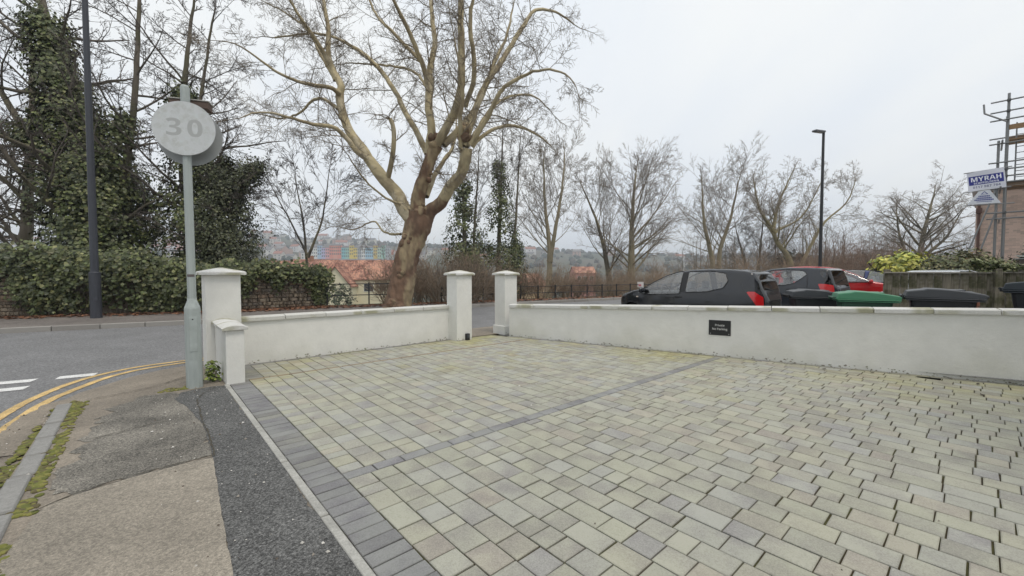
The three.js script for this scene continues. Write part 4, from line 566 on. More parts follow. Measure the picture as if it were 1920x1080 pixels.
{
  const g = thing('trade_banner', 'white rectangular banner with blue lettering tied to the scaffold', 'banner', [20.62, 5.45, -18.25], -0.6);
  const m = printed(512, 400, (c, w, h) => { c.fillStyle = '#d9dbe4'; c.fillRect(0, 0, w, h); c.fillStyle = '#2e3586'; c.fillRect(20, 95, 470, 180); c.fillStyle = '#eef0f6'; c.textAlign = 'center'; c.font = 'bold 122px sans-serif'; c.fillText('MYRAH', 256, 205, 450); c.font = 'bold 50px sans-serif'; c.fillText('SCAFFOLDING', 256, 260, 440); c.fillStyle = '#6b6f8e'; c.font = 'bold 62px sans-serif'; c.fillText('0117 987 764', 256, 345, 450); });
  const geo = new THREE.PlaneGeometry(1.12, 0.86, 12, 8), p = geo.attributes.position; for (let i = 0; i < p.count; i++) p.setZ(i, 0.03 * Math.sin(p.getX(i) * 4 + p.getY(i) * 2)); geo.computeVertexNormals(); geo.rotateZ(0.09); mesh('banner_sheet', geo, m, g);
  for (const y of [0.42, -0.43]) { const b = mesh('tube', bar([-0.68, y - 0.06, -0.035], [0.75, y + 0.07, -0.035], 0.022), plain(0.3, 0.3, 0.3, 0.5, { metalness: 0.4 }), g); }
}
{
  const g = thing('triangular_board', 'white triangular board with blue print standing on the roof edge', 'sign', [20.62, 4.42, -18.3], -0.6), s = new THREE.Shape(); s.moveTo(-0.5, 0); s.lineTo(0.5, 0); s.lineTo(0.12, 0.66); s.lineTo(-0.12, 0.66); s.closePath();
  const geo = new THREE.ExtrudeGeometry(s, { depth: 0.02, bevelEnabled: false }); { const p = geo.attributes.position, u = geo.attributes.uv; for (let i = 0; i < p.count; i++) u.setXY(i, (p.getX(i) + 0.5), p.getY(i) / 0.66); }
  const m = printed(256, 256, (c, w, h) => { c.fillStyle = '#d3d7de'; c.fillRect(0, 0, w, h); c.strokeStyle = '#3d4787'; c.lineWidth = 7; c.beginPath(); c.moveTo(128, 50); c.lineTo(152, 92); c.lineTo(104, 92); c.closePath(); c.stroke(); for (const [y, n, w2] of [[118, 5, 13], [150, 7, 12], [180, 9, 12]]) for (let k = 0; k < n; k++) c.strokeRect(128 + (k - n / 2) * (w2 + 4), y, w2, 15); c.fillStyle = '#3d4787'; c.fillRect(70, 212, 116, 10); });
  mesh('board_face', geo, m, g); mesh('support_tube', bar([-0.62, -0.03, -0.03], [0.9, -0.03, -0.03], 0.024), plain(0.3, 0.3, 0.3, 0.5, { metalness: 0.4 }), g); mesh('support_tube', bar([0.3, 0.0, -0.04], [0.3, 0.68, -0.04], 0.02), plain(0.3, 0.3, 0.3, 0.5, { metalness: 0.4 }), g);
}

// ---------- trees ----------
const UP = [0, 1, 0];
function nrm(v) { const l = Math.hypot(v[0], v[1], v[2]) || 1; return [v[0] / l, v[1] / l, v[2] / l]; }
function turned(d, angle, az) { const h = Math.abs(d[1]) > 0.95 ? [1, 0, 0] : UP, s = nrm([d[1] * h[2] - d[2] * h[1], d[2] * h[0] - d[0] * h[2], d[0] * h[1] - d[1] * h[0]]), t = [s[1] * d[2] - s[2] * d[1], s[2] * d[0] - s[0] * d[2], s[0] * d[1] - s[1] * d[0]], c = Math.cos(angle), q = Math.sin(angle), a = Math.cos(az) * q, b = Math.sin(az) * q; return nrm([d[0] * c + s[0] * a + t[0] * b, d[1] * c + s[1] * a + t[1] * b, d[2] * c + s[2] * a + t[2] * b]); }
// level settings: n children per metre, angle, length ratio, wander, lift
function grow(m, r, p, d, len, rad, lv, S, sink) {
  const q = S.levels[lv], seg = Math.max(2, Math.round(len / q.step)), pts = [p.slice()], R = [rad]; let c = p.slice();
  for (let k = 1; k <= seg; k++) { d = nrm([d[0] + (r() - 0.5) * q.wander, d[1] + (r() - 0.5) * q.wander + q.lift, d[2] + (r() - 0.5) * q.wander]); c = [c[0] + d[0] * len / seg, c[1] + d[1] * len / seg, c[2] + d[2] * len / seg]; pts.push(c.slice()); R.push(Math.max(S.min, lerp(rad, rad * q.tip, k / seg))); }
  m.tube(pts, R, rad > 0.12 ? 9 : rad > 0.035 ? 5 : 3, S.colf); if (sink) sink(pts, R, lv);
  sprout(m, r, pts, R, len, lv, S, sink);
}
function sprout(m, r, pts, R, len, lv, S, sink, from) {
  if (lv + 1 >= S.levels.length) return; const q = S.levels[lv], nx = S.levels[lv + 1], n = Math.round(q.kids * (0.75 + 0.5 * r())), f0 = from ?? q.from;
  for (let k = 0; k < n; k++) {
    const t = (f0 + (1 - f0) * (k + r()) / n) * (pts.length - 1), i = Math.min(pts.length - 2, Math.floor(t)), u = t - i, a = pts[i], b = pts[i + 1], d = nrm([b[0] - a[0], b[1] - a[1], b[2] - a[2]]), rr = lerp(R[i], R[i + 1], u);
    const l = len * nx.ratio * (0.6 + 0.7 * r()) * (1.1 - 0.5 * t / (pts.length - 1)); if (l < 0.05) continue;
    grow(m, r, [lerp(a[0], b[0], u), lerp(a[1], b[1], u), lerp(a[2], b[2], u)], turned(d, nx.angle * (0.7 + 0.6 * r()), r() * 6.283), l, Math.max(S.min, rr * nx.thick * (0.8 + 0.4 * r())), lv + 1, S, sink);
  }
}
const barkMat = std({ vertexColors: true, roughness: 0.95, bumpMap: grain(256, 0.5, 401, 4), bumpScale: 0.02 });
function barkColour(thick, thin, patch, seed) { return (x, y, z, r) => { const n = noise3(x * 3, y * 3, z * 3 + seed), f = noise3(x * 11, y * 11, z * 11 + seed); const k = smooth(0.01, 0.06, r); let c = mixc(thin, thick, k); c = mixc(c, patch, k * smooth(0.45, 0.7, n)); const s = 0.8 + 0.4 * f; return [c[0] * s, c[1] * s, c[2] * s]; }; }

// -- the big plane tree
const LIMBS=[
  ['trunk',[[-4.17,-0.14,-15.0,0.577],[-4.08,0.36,-15.0,0.481],[-3.94,1.15,-15.0,0.433],[-3.8,1.88,-15.0,0.423],[-3.56,2.59,-15.0,0.423],[-3.35,3.16,-15.0,0.462],[-3.27,3.58,-15.0,0.423]]],
  ['left',[[-3.54,3.35,-15.0,0.327],[-3.89,3.71,-15.1,0.29],[-4.16,4.24,-15.2,0.263],[-4.57,4.72,-15.3,0.245],[-5.21,5.49,-15.5,0.229],[-5.54,5.99,-15.6,0.2],[-6.12,6.76,-15.8,0.182],[-6.39,7.46,-15.9,0.173],[-6.52,8.18,-16.0,0.164],[-6.46,8.44,-16.0,0.144],[-6.81,9.12,-16.1,0.134],[-7.01,9.69,-16.2,0.114],[-7.04,10.72,-16.3,0.094],[-7.19,11.46,-16.4,0.084],[-7.37,12.47,-16.5,0.063],[-7.5,13.45,-16.6,0.043]]],
  ['left_low',[[-5.21,5.49,-15.5,0.139],[-5.63,5.83,-15.2,0.117],[-5.96,6.28,-15.0,0.096],[-6.19,6.46,-14.7,0.079],[-6.69,6.43,-14.3,0.066],[-7.29,6.51,-13.9,0.05],[-8.04,6.55,-13.5,0.031],[-8.51,6.24,-13.2,0.019]]],
  ['left_b',[[-6.5,8.14,-15.9,0.102],[-6.61,8.18,-15.5,0.083],[-7.0,8.07,-15.0,0.073],[-7.31,7.94,-14.5,0.059],[-7.78,8.04,-14.0,0.047],[-8.2,8.31,-13.5,0.035],[-8.56,8.47,-13.1,0.022],[-8.84,8.42,-12.8,0.015]]],
  ['left_c',[[-6.55,7.56,-15.9,0.073],[-7.12,8.02,-16.2,0.066],[-7.75,8.21,-16.6,0.06],[-8.53,7.88,-17.0,0.05],[-9.51,7.81,-17.5,0.04],[-10.69,8.15,-18.0,0.028]]],
  ['left_d',[[-6.93,9.34,-16.1,0.103],[-7.26,10.01,-15.7,0.081],[-7.47,10.36,-15.3,0.067],[-7.61,10.67,-14.9,0.05],[-7.8,11.13,-14.5,0.033]]],
  ['left_e',[[-6.69,8.69,-16.0,0.074],[-7.47,9.94,-16.5,0.063],[-8.11,11.04,-17.0,0.052],[-9.16,12.03,-17.6,0.041],[-10.37,12.82,-18.0,0.028]]],
  ['sweep',[[-3.08,5.72,-15.2,0.136],[-3.61,6.77,-15.6,0.12],[-4.06,7.5,-16.0,0.115],[-4.58,8.53,-16.5,0.106],[-5.35,9.63,-17.0,0.096],[-6.3,10.54,-17.4,0.085],[-7.44,11.25,-17.8,0.068],[-8.45,11.67,-18.2,0.054],[-10.51,11.8,-18.8,0.036]]],
  ['stub',[[-4.53,4.78,-15.3,0.108],[-4.18,5.69,-14.8,0.095],[-4.1,6.42,-14.6,0.086],[-4.2,6.71,-14.5,0.082]]],
  ['mid',[[-3.33,3.44,-15.0,0.327],[-3.38,3.83,-15.0,0.288],[-3.26,4.41,-14.9,0.267],[-3.01,5.01,-14.8,0.237],[-2.87,5.43,-14.8,0.228],[-2.61,5.87,-14.7,0.264]]],
  ['c1',[[-2.95,5.56,-14.8,0.171],[-2.83,6.49,-14.8,0.161],[-2.94,7.23,-14.9,0.153],[-2.91,8.03,-15.0,0.146],[-2.91,8.77,-15.1,0.126],[-2.77,9.61,-15.2,0.105],[-2.88,10.57,-15.4,0.087],[-2.99,11.52,-15.5,0.068],[-3.13,12.79,-15.7,0.04]]],
  ['c1b',[[-2.97,8.05,-15.0,0.108],[-3.12,8.69,-14.5,0.093],[-3.34,9.22,-14.0,0.081],[-3.54,9.62,-13.5,0.066],[-3.74,9.96,-13.0,0.047],[-3.85,10.39,-12.6,0.026]]],
  ['c1c',[[-3.03,7.96,-15.0,0.058],[-3.44,8.67,-15.6,0.056],[-4.04,9.21,-16.2,0.052],[-5.17,9.69,-16.9,0.043],[-6.98,10.27,-17.9,0.028]]],
  ['c1d',[[-3.09,8.63,-14.6,0.075],[-3.96,9.59,-14.8,0.065],[-4.7,10.38,-15.0,0.054],[-5.08,11.1,-15.2,0.043],[-5.39,12.02,-15.4,0.028]]],
  ['c2',[[-2.63,5.83,-14.7,0.179],[-2.26,6.39,-14.5,0.167],[-1.87,6.96,-14.2,0.153],[-1.69,7.52,-14.0,0.14],[-1.64,8.18,-13.9,0.132],[-1.66,8.97,-13.8,0.124],[-1.65,9.81,-13.7,0.105],[-1.58,10.61,-13.6,0.08],[-1.47,11.45,-13.4,0.043]]],
  ['c3',[[-2.38,5.87,-14.7,0.151],[-1.82,6.56,-15.0,0.142],[-1.35,7.31,-15.3,0.133],[-1.0,8.3,-15.6,0.124],[-0.42,9.37,-16.0,0.115],[0.1,10.4,-16.4,0.105],[0.65,11.46,-16.8,0.086],[0.92,11.89,-17.0,0.07],[1.74,12.08,-17.4,0.051],[2.63,11.88,-17.9,0.03]]],
  ['c4',[[-1.58,6.99,-14.2,0.098],[-1.22,7.86,-13.8,0.088],[-1.28,8.75,-13.4,0.079],[-1.29,9.37,-13.2,0.068],[-1.13,9.98,-12.9,0.046],[-0.94,10.54,-12.6,0.026]]],
  ['right',[[-3.16,3.35,-15.0,0.327],[-2.92,3.6,-14.9,0.267],[-2.47,3.85,-14.6,0.234],[-2.11,4.27,-14.2,0.218],[-1.71,4.66,-13.9,0.214],[-1.52,5.06,-13.6,0.209],[-1.45,5.4,-13.5,0.216]]],
  ['r1',[[-1.64,5.37,-13.5,0.087],[-1.62,6.15,-13.1,0.076],[-1.49,6.76,-12.8,0.059],[-1.57,7.56,-12.5,0.038],[-1.68,8.32,-12.2,0.022]]],
  ['r2',[[-1.52,5.45,-13.5,0.104],[-1.2,6.52,-13.6,0.094],[-0.88,7.32,-13.7,0.081],[-0.61,8.2,-13.8,0.067],[-0.18,9.17,-14.0,0.05],[0.0,10.15,-14.2,0.033]]],
  ['r3',[[-1.32,5.47,-13.4,0.093],[-0.66,6.36,-13.0,0.077],[-0.34,6.84,-12.7,0.067],[0.19,7.07,-12.3,0.055],[0.85,7.06,-11.8,0.041],[1.41,6.71,-11.3,0.028],[1.68,6.21,-11.0,0.014]]],
  ['r4',[[-1.27,5.45,-13.5,0.08],[-1.1,5.64,-13.4,0.072],[-0.62,5.98,-13.5,0.062],[0.09,6.15,-13.6,0.052],[0.99,5.79,-13.7,0.033],[1.31,5.54,-13.8,0.018]]],
  ['r5',[[-1.45,5.48,-13.6,0.078],[-1.09,6.44,-14.4,0.074],[-0.67,7.35,-15.1,0.066],[0.0,8.06,-15.9,0.053],[0.84,8.35,-16.6,0.038],[1.51,8.03,-17.1,0.022]]],
  ['low1',[[-3.08,4.17,-15.1,0.116],[-2.93,4.91,-15.6,0.1],[-2.66,5.63,-16.1,0.091],[-2.36,6.25,-16.5,0.072],[-2.22,7.21,-16.9,0.043]]],
  ['low2',[[-3.89,3.84,-15.1,0.058],[-4.27,3.93,-14.2,0.04],[-4.7,4.38,-13.4,0.031],[-4.89,4.91,-12.6,0.019]]],
  ['low3',[[-4.04,2.8,-15.2,0.051],[-4.86,2.95,-16.0,0.043],[-5.57,3.48,-16.8,0.037],[-6.63,3.24,-17.6,0.027],[-7.75,3.44,-18.4,0.019]]]
];
{
  const base = [-4.1, -0.1, -15.0], g = thing('plane_tree', 'large bare plane tree with a burred trunk and pale olive limbs', 'tree', base), r = rng(501);
  const colf = (x, y, z, rr) => { const k = smooth(0.008, 0.05, rr), n = fbm(x * 3.4, y * 2.0, z * 3.4, 3), f = noise3(x * 17, y * 12, z * 17); let c = mixc([0.28, 0.235, 0.18], [0.54, 0.455, 0.28], k); c = mixc(c, [0.36, 0.295, 0.185], k * smooth(0.50, 0.57, n)); c = mixc(c, [0.55, 0.48, 0.34], k * 0.8 * smooth(0.60, 0.64, fbm(x * 4.1 + 9, y * 2.6, z * 4.1, 3))); return c.map((t) => t * (0.78 + 0.44 * f)); };
  const trunkCol = (x, y, z, rr) => { const n = fbm(x * 2.2, y * 1.6, z * 2.2, 4); let c = mixc([0.38, 0.295, 0.18], [0.21, 0.13, 0.085], smooth(0.40, 0.52, n + 0.16 * (noise3(x * 8, y * 6, z * 8) - 0.5))); c = mixc(c, [0.17, 0.115, 0.08], 0.7 * smooth(0.5, 0.7, fbm(x * 9 + 2, y * 2.2, z * 9, 3))); const s = 0.75 + 0.5 * noise3(x * 14, y * 10, z * 14); return c.map((t) => t * s); };
  const S = { min: 0.0046, colf, levels: [{ step: 0.5, wander: 0.3, lift: 0.02, tip: 0.4, kids: 9, from: 0.25 }, { step: 0.3, wander: 0.42, lift: 0.03, tip: 0.3, kids: 9, from: 0.15, ratio: 0.40, angle: 0.95, thick: 0.31 }, { step: 0.2, wander: 0.6, lift: -0.02, tip: 0.4, kids: 6, from: 0.12, ratio: 0.45, angle: 0.9, thick: 0.5 }, { step: 0.15, wander: 0.7, lift: -0.05, tip: 0.5, kids: 0, from: 0, ratio: 0.50, angle: 0.85, thick: 0.6 }] };
  for (const [name, raw] of LIMBS) {
    const P = raw.map((p) => V(p[0] - base[0], p[1] - base[1], p[2] - base[2])), cv = new THREE.CatmullRomCurve3(P, false, 'centripetal'), big = ['trunk', 'left', 'mid', 'right'].includes(name), len = cv.getLength(), n = Math.max(6, Math.round(len / (big ? 0.08 : 0.2))), pts = [], R = [];
    for (let k = 0; k <= n; k++) { const t = cv.getUtoTmapping(k / n, null), p = cv.getPoint(t), f = t * (raw.length - 1), i = Math.min(raw.length - 2, Math.floor(f)); const w = big || name === 'stub' ? 0.012 : 0.035; pts.push([p.x + (fbm(k * 0.8, 1, len) - 0.5) * w * 2, p.y + (fbm(k * 0.8, 5, len) - 0.5) * w * 2, p.z + (fbm(k * 0.8, 9, len) - 0.5) * w * 2]); R.push(lerp(raw[i][3], raw[i + 1][3], f - i) * (name === 'trunk' ? 1 : 0.88)); }
    const m = new MB(), bumpy = (x, y, z, rr) => 1 + (rr > 0.15 ? 0.34 : 0.16) * (fbm(x * 2.6, y * 2.6, z * 2.6, 3) - 0.5) + (rr > 0.3 ? 0.36 : 0.12) * (fbm(x * 8, y * 5, z * 8, 3) - 0.5);
    m.tube(pts, R, name === 'trunk' ? 44 : big ? 24 : 10, name === 'trunk' || (big && name !== 'left') ? (x, y, z, rr) => (rr > 0.2 ? trunkCol(x, y, z, rr) : colf(x, y, z, rr)) : colf, bumpy);
    mesh(name === 'trunk' ? 'trunk' : 'limb', m.geo(true), barkMat, g);
    if (name === 'trunk') continue;
    const tw = new MB(); tw.keep = 0;
    const thin = raw[0][3] < 0.06 ? 1 : 0, kids = Math.round(len * (big ? 1.8 : 2.4)) + 2, S2 = { ...S, levels: S.levels.map((q, i) => (i === 0 ? { ...q, kids, from: name === 'left' ? 0.35 : name === 'right' || name === 'mid' ? 0.5 : 0.12 } : q)) };
    sprout(tw, r, pts, R.map((t) => Math.min(t, 0.075)), Math.min(len, 4.2) * (thin ? 0.9 : 1), 0, S2);
    // the limb's own tip goes on as a spray of twigs
    const a = pts[pts.length - 2], b = pts[pts.length - 1], d = nrm([b[0] - a[0], b[1] - a[1], b[2] - a[2]]); if (!['mid', 'right', 'stub'].includes(name)) grow(tw, r, b, d, 1.3, R[R.length - 1] * 0.95, 1, S);
    if (name === 'stub') for (let k = 0; k < 4; k++) grow(tw, r, b, turned(d, 0.7 + r(), r() * 6.28), 0.9, 0.022, 2, S);
    if (tw.i.length) { const q = mesh('twigs', tw.geo(), barkMat, g); q.userData.kind = 'stuff'; }
  }
  // knuckles where it has been pollarded, and burrs on the trunk
  for (const [x, y, z, s, n] of [[-2.66, 6.0, -14.72, 0.24, 9], [-1.47, 5.85, -13.52, 0.23, 9], [-2.95, 4.8, -14.8, 0.2, 5], [-3.2, 3.7, -14.8, 0.22, 7], [-3.7, 2.6, -14.68, 0.2, 6], [-3.85, 1.4, -14.72, 0.18, 5], [-4.1, 0.2, -14.8, 0.34, 5]]) {
    const m = []; for (let k = 0; k < n; k++) { const q = new THREE.IcosahedronGeometry(s * (0.3 + 0.5 * r()), 2), p = q.attributes.position, o = [(r() - 0.5) * s * 1.5, (r() - 0.5) * s * 1.5, (r() - 0.5) * s * 1.2], c = []; for (let i = 0; i < p.count; i++) { const f = 1 + 0.5 * (noise3(p.getX(i) * 9 + k, p.getY(i) * 9, p.getZ(i) * 9) - 0.5); p.setXYZ(i, p.getX(i) * f + o[0], p.getY(i) * f + o[1], p.getZ(i) * f + o[2]); const cc = trunkCol(p.getX(i) + k * 3, p.getY(i) + y, p.getZ(i), 0.3); c.push(...cc); } q.setAttribute('color', new THREE.Float32BufferAttribute(c, 3)); q.computeVertexNormals(); q.translate(x - base[0], y - base[1], z - base[2]); m.push(q); }
    mesh('burr', mergeGeometries(m), barkMat, g);
  }
}

// -- ivy leaves
const leafGeo = (() => { const m = new MB(), P = [[0, 0, 0], [0.46, 0.18, 0.07], [0.34, 0.62, 0.05], [0, 1, -0.04], [-0.34, 0.62, 0.05], [-0.46, 0.18, 0.07]]; for (const [a, b, c] of [[0, 1, 2], [0, 2, 3], [0, 3, 4], [0, 4, 5]]) m.poly([P[a], P[b], P[c]]); return m.geo(); })();
const leafMat = std({ color: 0xffffff, roughness: 0.5, side: THREE.DoubleSide });
const ivyTones = [[0.075, 0.092, 0.03], [0.095, 0.12, 0.038], [0.055, 0.072, 0.026], [0.13, 0.15, 0.05], [0.085, 0.098, 0.034], [0.165, 0.168, 0.065]];
function leaves(name, pts, sizes, parent, tones, r, mat = leafMat) {   // pts: [x, y, z, nx, ny, nz]
  const im = new THREE.InstancedMesh(leafGeo, mat, pts.length), q = new THREE.Quaternion(), M4 = new THREE.Matrix4(), col = new THREE.Color(), fz = V(0, 0, 1);
  pts.forEach((p, i) => { const n = V(p[3] + (r() - 0.5) * 1.3, p[4] + (r() - 0.3) * 1.0, p[5] + (r() - 0.5) * 1.3).normalize(); q.setFromUnitVectors(fz, n); q.multiply(new THREE.Quaternion().setFromAxisAngle(fz, r() * 6.283)); const s = lerp(sizes[0], sizes[1], r()); M4.compose(V(p[0], p[1], p[2]), q, V(s, s, s)); im.setMatrixAt(i, M4); const t = tones[Math.floor(r() * tones.length)], k = (0.75 + r() * 0.5) * (p[6] ?? 1); im.setColorAt(i, col.setRGB(t[0] * k, t[1] * k, t[2] * k)); });
  im.name = name; im.castShadow = im.receiveShadow = true; im.userData.kind = 'stuff'; parent.add(im); return im;
}
// leaves round a path: radius varies in clumps
function ivyColumn(r, path, rad, n, seed, size = 0.30) {   // sprays of leaves set in clumps round a path
  const out = [], cv = new THREE.CatmullRomCurve3(path.map((p) => V(...p))), per = 20;
  for (let k = 0; k < n / per; k++) {
    const t = r(), p = cv.getPoint(t), f = t * (rad.length - 1), i = Math.min(rad.length - 2, Math.floor(f)), R = lerp(rad[i], rad[i + 1], f - i), az = r() * 6.283, nz = fbm(Math.cos(az) * 1.3 + seed, p.y * 1.1, Math.sin(az) * 1.3, 3);
    if (nz < 0.4 && r() < 0.75) continue; const d = R * (0.25 + 1.45 * nz) * (0.45 + 0.6 * Math.sqrt(r())), s = size * (0.5 + r()), tone = 0.6 + 0.75 * r(), droop = r() * 0.5;
    for (let j = 0; j < per; j++) { const gx = (r() + r() + r() - 1.5) * s, gy = (r() + r() + r() - 1.5) * s * 1.3, gz = (r() + r() + r() - 1.5) * s; out.push([p.x + Math.cos(az) * d + gx, p.y + gy - droop * Math.abs(gx), p.z + Math.sin(az) * d + gz, Math.cos(az) + gx, 0.35 + gy, Math.sin(az) + gz, tone]); }
  }
  return out;
}
function bareTree(name, label, pos, opt) {
  const g = thing(name, label, 'tree', pos, opt.turn || 0, opt.group), r = rng(opt.seed), colf = barkColour(opt.bark || [0.15, 0.125, 0.095], opt.twig || [0.085, 0.07, 0.062], opt.patch || [0.11, 0.095, 0.065], opt.seed), limbSets = [], twigs = new MB(), trunk = new MB(); let limbs;
  const S = { min: opt.min || 0.008, colf, levels: opt.levels }, both = { tube: (p, R, s, c) => (R[0] > 0.035 ? limbs : twigs).tube(p, R, s, c) };
  for (const t of opt.trunks) {
    const cv = new THREE.CatmullRomCurve3(t.path.map((p) => V(...p))), len = cv.getLength(), n = Math.round(len / 0.35), pts = [], R = []; for (let k = 0; k <= n; k++) { const u = k / n, p = cv.getPointAt(u), w = 0.05; pts.push([p.x + (noise3(k * 0.6, 2, opt.seed) - 0.5) * w, p.y, p.z + (noise3(k * 0.6, 8, opt.seed) - 0.5) * w]); R.push(Math.max(0.012, lerp(t.r0, t.r1, Math.pow(u, 0.8)) * (1 + 0.35 * Math.exp(-u * 14)))); }
    trunk.tube(pts, R, 12, colf, (x, y, z) => 1 + 0.22 * (fbm(x * 3, y * 2, z * 3, 2) - 0.5));
    limbs = new MB(); limbSets.push(limbs); const S2 = { ...S, levels: S.levels.map((q, i) => (i === 0 ? { ...q, kids: t.kids ?? q.kids, from: t.from ?? q.from } : q)) }; sprout(both, r, pts, R, t.len || len, 0, S2, opt.sink);
    const a = pts[n - 1], b = pts[n]; grow(both, r, b, nrm([b[0] - a[0], b[1] - a[1], b[2] - a[2]]), (t.len || len) * 0.22, R[n], 1, S, opt.sink);
  }
  mesh('trunk', trunk.geo(), barkMat, g); const crown = new THREE.Group(); crown.name = 'crown'; g.add(crown); for (const l of limbSets) if (l.i.length) stuffPart('limbs', l.geo(), barkMat, crown); if (twigs.i.length) stuffPart('twigs', twigs.geo(), barkMat, crown); return g;
}
const broom = (k1 = 10, k2 = 8, k3 = 5, up = 0.05) => [{ step: 0.5, wander: 0.2, lift: 0.03, tip: 0.4, kids: k1, from: 0.3 }, { step: 0.55, wander: 0.22, lift: up * 0.8, tip: 0.22, kids: k2, from: 0.18, ratio: 0.78, angle: 0.80, thick: 0.28 }, { step: 0.45, wander: 0.3, lift: up * 0.7, tip: 0.3, kids: k3, from: 0.12, ratio: 0.42, angle: 0.62, thick: 0.5 }, { step: 0.4, wander: 0.36, lift: up * 0.4, tip: 0.5, kids: 4, from: 0.1, ratio: 0.5, angle: 0.55, thick: 0.6 }, { step: 0.35, wander: 0.4, lift: 0, tip: 0.6, kids: 0, from: 0, ratio: 0.6, angle: 0.5, thick: 0.7 }];
{ // ivy-clad trees behind the stone wall
  const darkTwig = { bark: [0.17, 0.145, 0.115], twig: [0.135, 0.115, 0.10], patch: [0.13, 0.12, 0.075], min: 0.006 };
  const wide = [{ step: 0.5, wander: 0.25, lift: 0.0, tip: 0.4, kids: 15, from: 0.12 }, { step: 0.4, wander: 0.32, lift: 0.02, tip: 0.25, kids: 9, from: 0.12, ratio: 0.48, angle: 1.15, thick: 0.42 }, { step: 0.28, wander: 0.4, lift: 0.015, tip: 0.3, kids: 6, from: 0.1, ratio: 0.42, angle: 0.75, thick: 0.5 }, { step: 0.22, wander: 0.45, lift: 0.0, tip: 0.5, kids: 4, from: 0.1, ratio: 0.42, angle: 0.7, thick: 0.6 }, { step: 0.2, wander: 0.5, lift: 0, tip: 0.6, kids: 0, ratio: 0.45, angle: 0.6, thick: 0.7, from: 0 }];
  const t1 = bareTree('ivy_clad_tree', 'tall bare tree smothered in ivy behind the dark grey lamp post', [-16.7, -0.4, -16.9], { ...darkTwig, seed: 601, levels: wide, trunks: [{ path: [[0.2, 0, 0], [0.1, 3, 0], [-0.5, 6, 0.1], [-1.3, 9.5, 0.1], [-2.0, 13, 0]], r0: 0.42, r1: 0.13, kids: 18, from: 0.15, len: 10 }, { path: [[0.2, 2.2, 0], [1.2, 5, 0.3], [1.9, 8, 0.4], [2.2, 12.5, 0.3]], r0: 0.2, r1: 0.06, kids: 12, from: 0.25, len: 8 }, { path: [[0, 3.5, 0], [-1.6, 6, 0.3], [-3.2, 9, 0.5], [-4.4, 12.5, 0.8]], r0: 0.18, r1: 0.05, kids: 12, from: 0.2, len: 8 }] });
  const r = rng(77); leaves('ivy', [...ivyColumn(r, [[0.5, 0.8, 0], [0.3, 3, 0.1], [0.0, 5, 0.1], [-0.5, 6.5, 0.1], [-1.1, 9, 0.1], [-1.8, 12, 0]], [1.7, 1.75, 1.6, 1.35, 1.0, 0.7, 0.55], 40000, 3), ...ivyColumn(r, [[-0.4, 5.6, 0.4], [-1.6, 6.7, 0.5], [-2.6, 7.4, 0.6]], [0.6, 0.6, 0.3], 1800, 9), ...ivyColumn(r, [[0.6, 4.5, 0.4], [1.3, 6.5, 0.5], [1.6, 8, 0.5]], [0.9, 0.6, 0.2], 2200, 19)], [0.085, 0.15], t1, ivyTones, r);
  const t2 = bareTree('ivy_clad_tree', 'slim ivy covered tree behind the speed limit sign', [-13.6, -0.4, -17.6], { ...darkTwig, seed: 603, levels: wide, trunks: [{ path: [[0, 0, 0], [0, 4, 0.1], [-0.2, 8, 0], [0.2, 12.5, -0.2]], r0: 0.26, r1: 0.06, kids: 18, from: 0.3, len: 8 }, { path: [[0, 5.5, 0], [0.6, 8, 0.2], [1.4, 12, 0.3]], r0: 0.1, r1: 0.04, kids: 10, from: 0.2, len: 6 }] });
  leaves('ivy', [...ivyColumn(r, [[0.2, 0.6, 0], [0.1, 3, 0], [0, 6, 0.1], [-0.1, 8.2, 0], [0, 9.3, 0]], [1.4, 1.3, 1.05, 0.62, 0.5, 0.2], 17000, 13)], [0.075, 0.13], t2, ivyTones, r);
  const t3 = bareTree('ivy_clad_tree', 'broad dark evergreen mass of ivy above the ivy covered wall', [-12.45, -0.4, -17.8], { ...darkTwig, seed: 605, levels: wide, trunks: [{ path: [[0, 0, 0], [0.1, 2.5, 0], [0, 5, 0], [0.1, 6.6, 0]], r0: 0.22, r1: 0.05, kids: 14, from: 0.25, len: 5 }, { path: [[0, 3.2, 0], [0.9, 5, 0.1], [1.7, 6.1, 0.1]], r0: 0.08, r1: 0.03, kids: 7, from: 0.3, len: 3 }] });
  const dk = [[0.055, 0.066, 0.028], [0.072, 0.085, 0.034], [0.048, 0.056, 0.026], [0.095, 0.10, 0.042]];
  leaves('ivy', [...ivyColumn(r, [[0.1, 0.8, 0], [0.1, 2.5, 0], [0, 4.7, 0], [0, 6.7, 0]], [1.35, 1.35, 1.25, 1.0, 0.4], 26000, 23), ...ivyColumn(r, [[0.3, 5.0, 0.1], [1.2, 5.9, 0.1], [1.8, 6.4, 0.1]], [0.6, 0.5, 0.2], 2400, 29)], [0.06, 0.11], t3, dk, r);
  // a dark spreading tree beyond, at the edge of the view
  bareTree('bare_tree', 'bare spreading tree with drooping twigs at the far end of the ivy wall', [-23, -1, -19.5], { ...darkTwig, seed: 607, levels: wide, trunks: [{ path: [[0, 0, 0], [0.3, 4, 0], [1, 8, 0.3], [1.2, 12, 0.2]], r0: 0.35, r1: 0.08, kids: 20, from: 0.2, len: 10 }] });
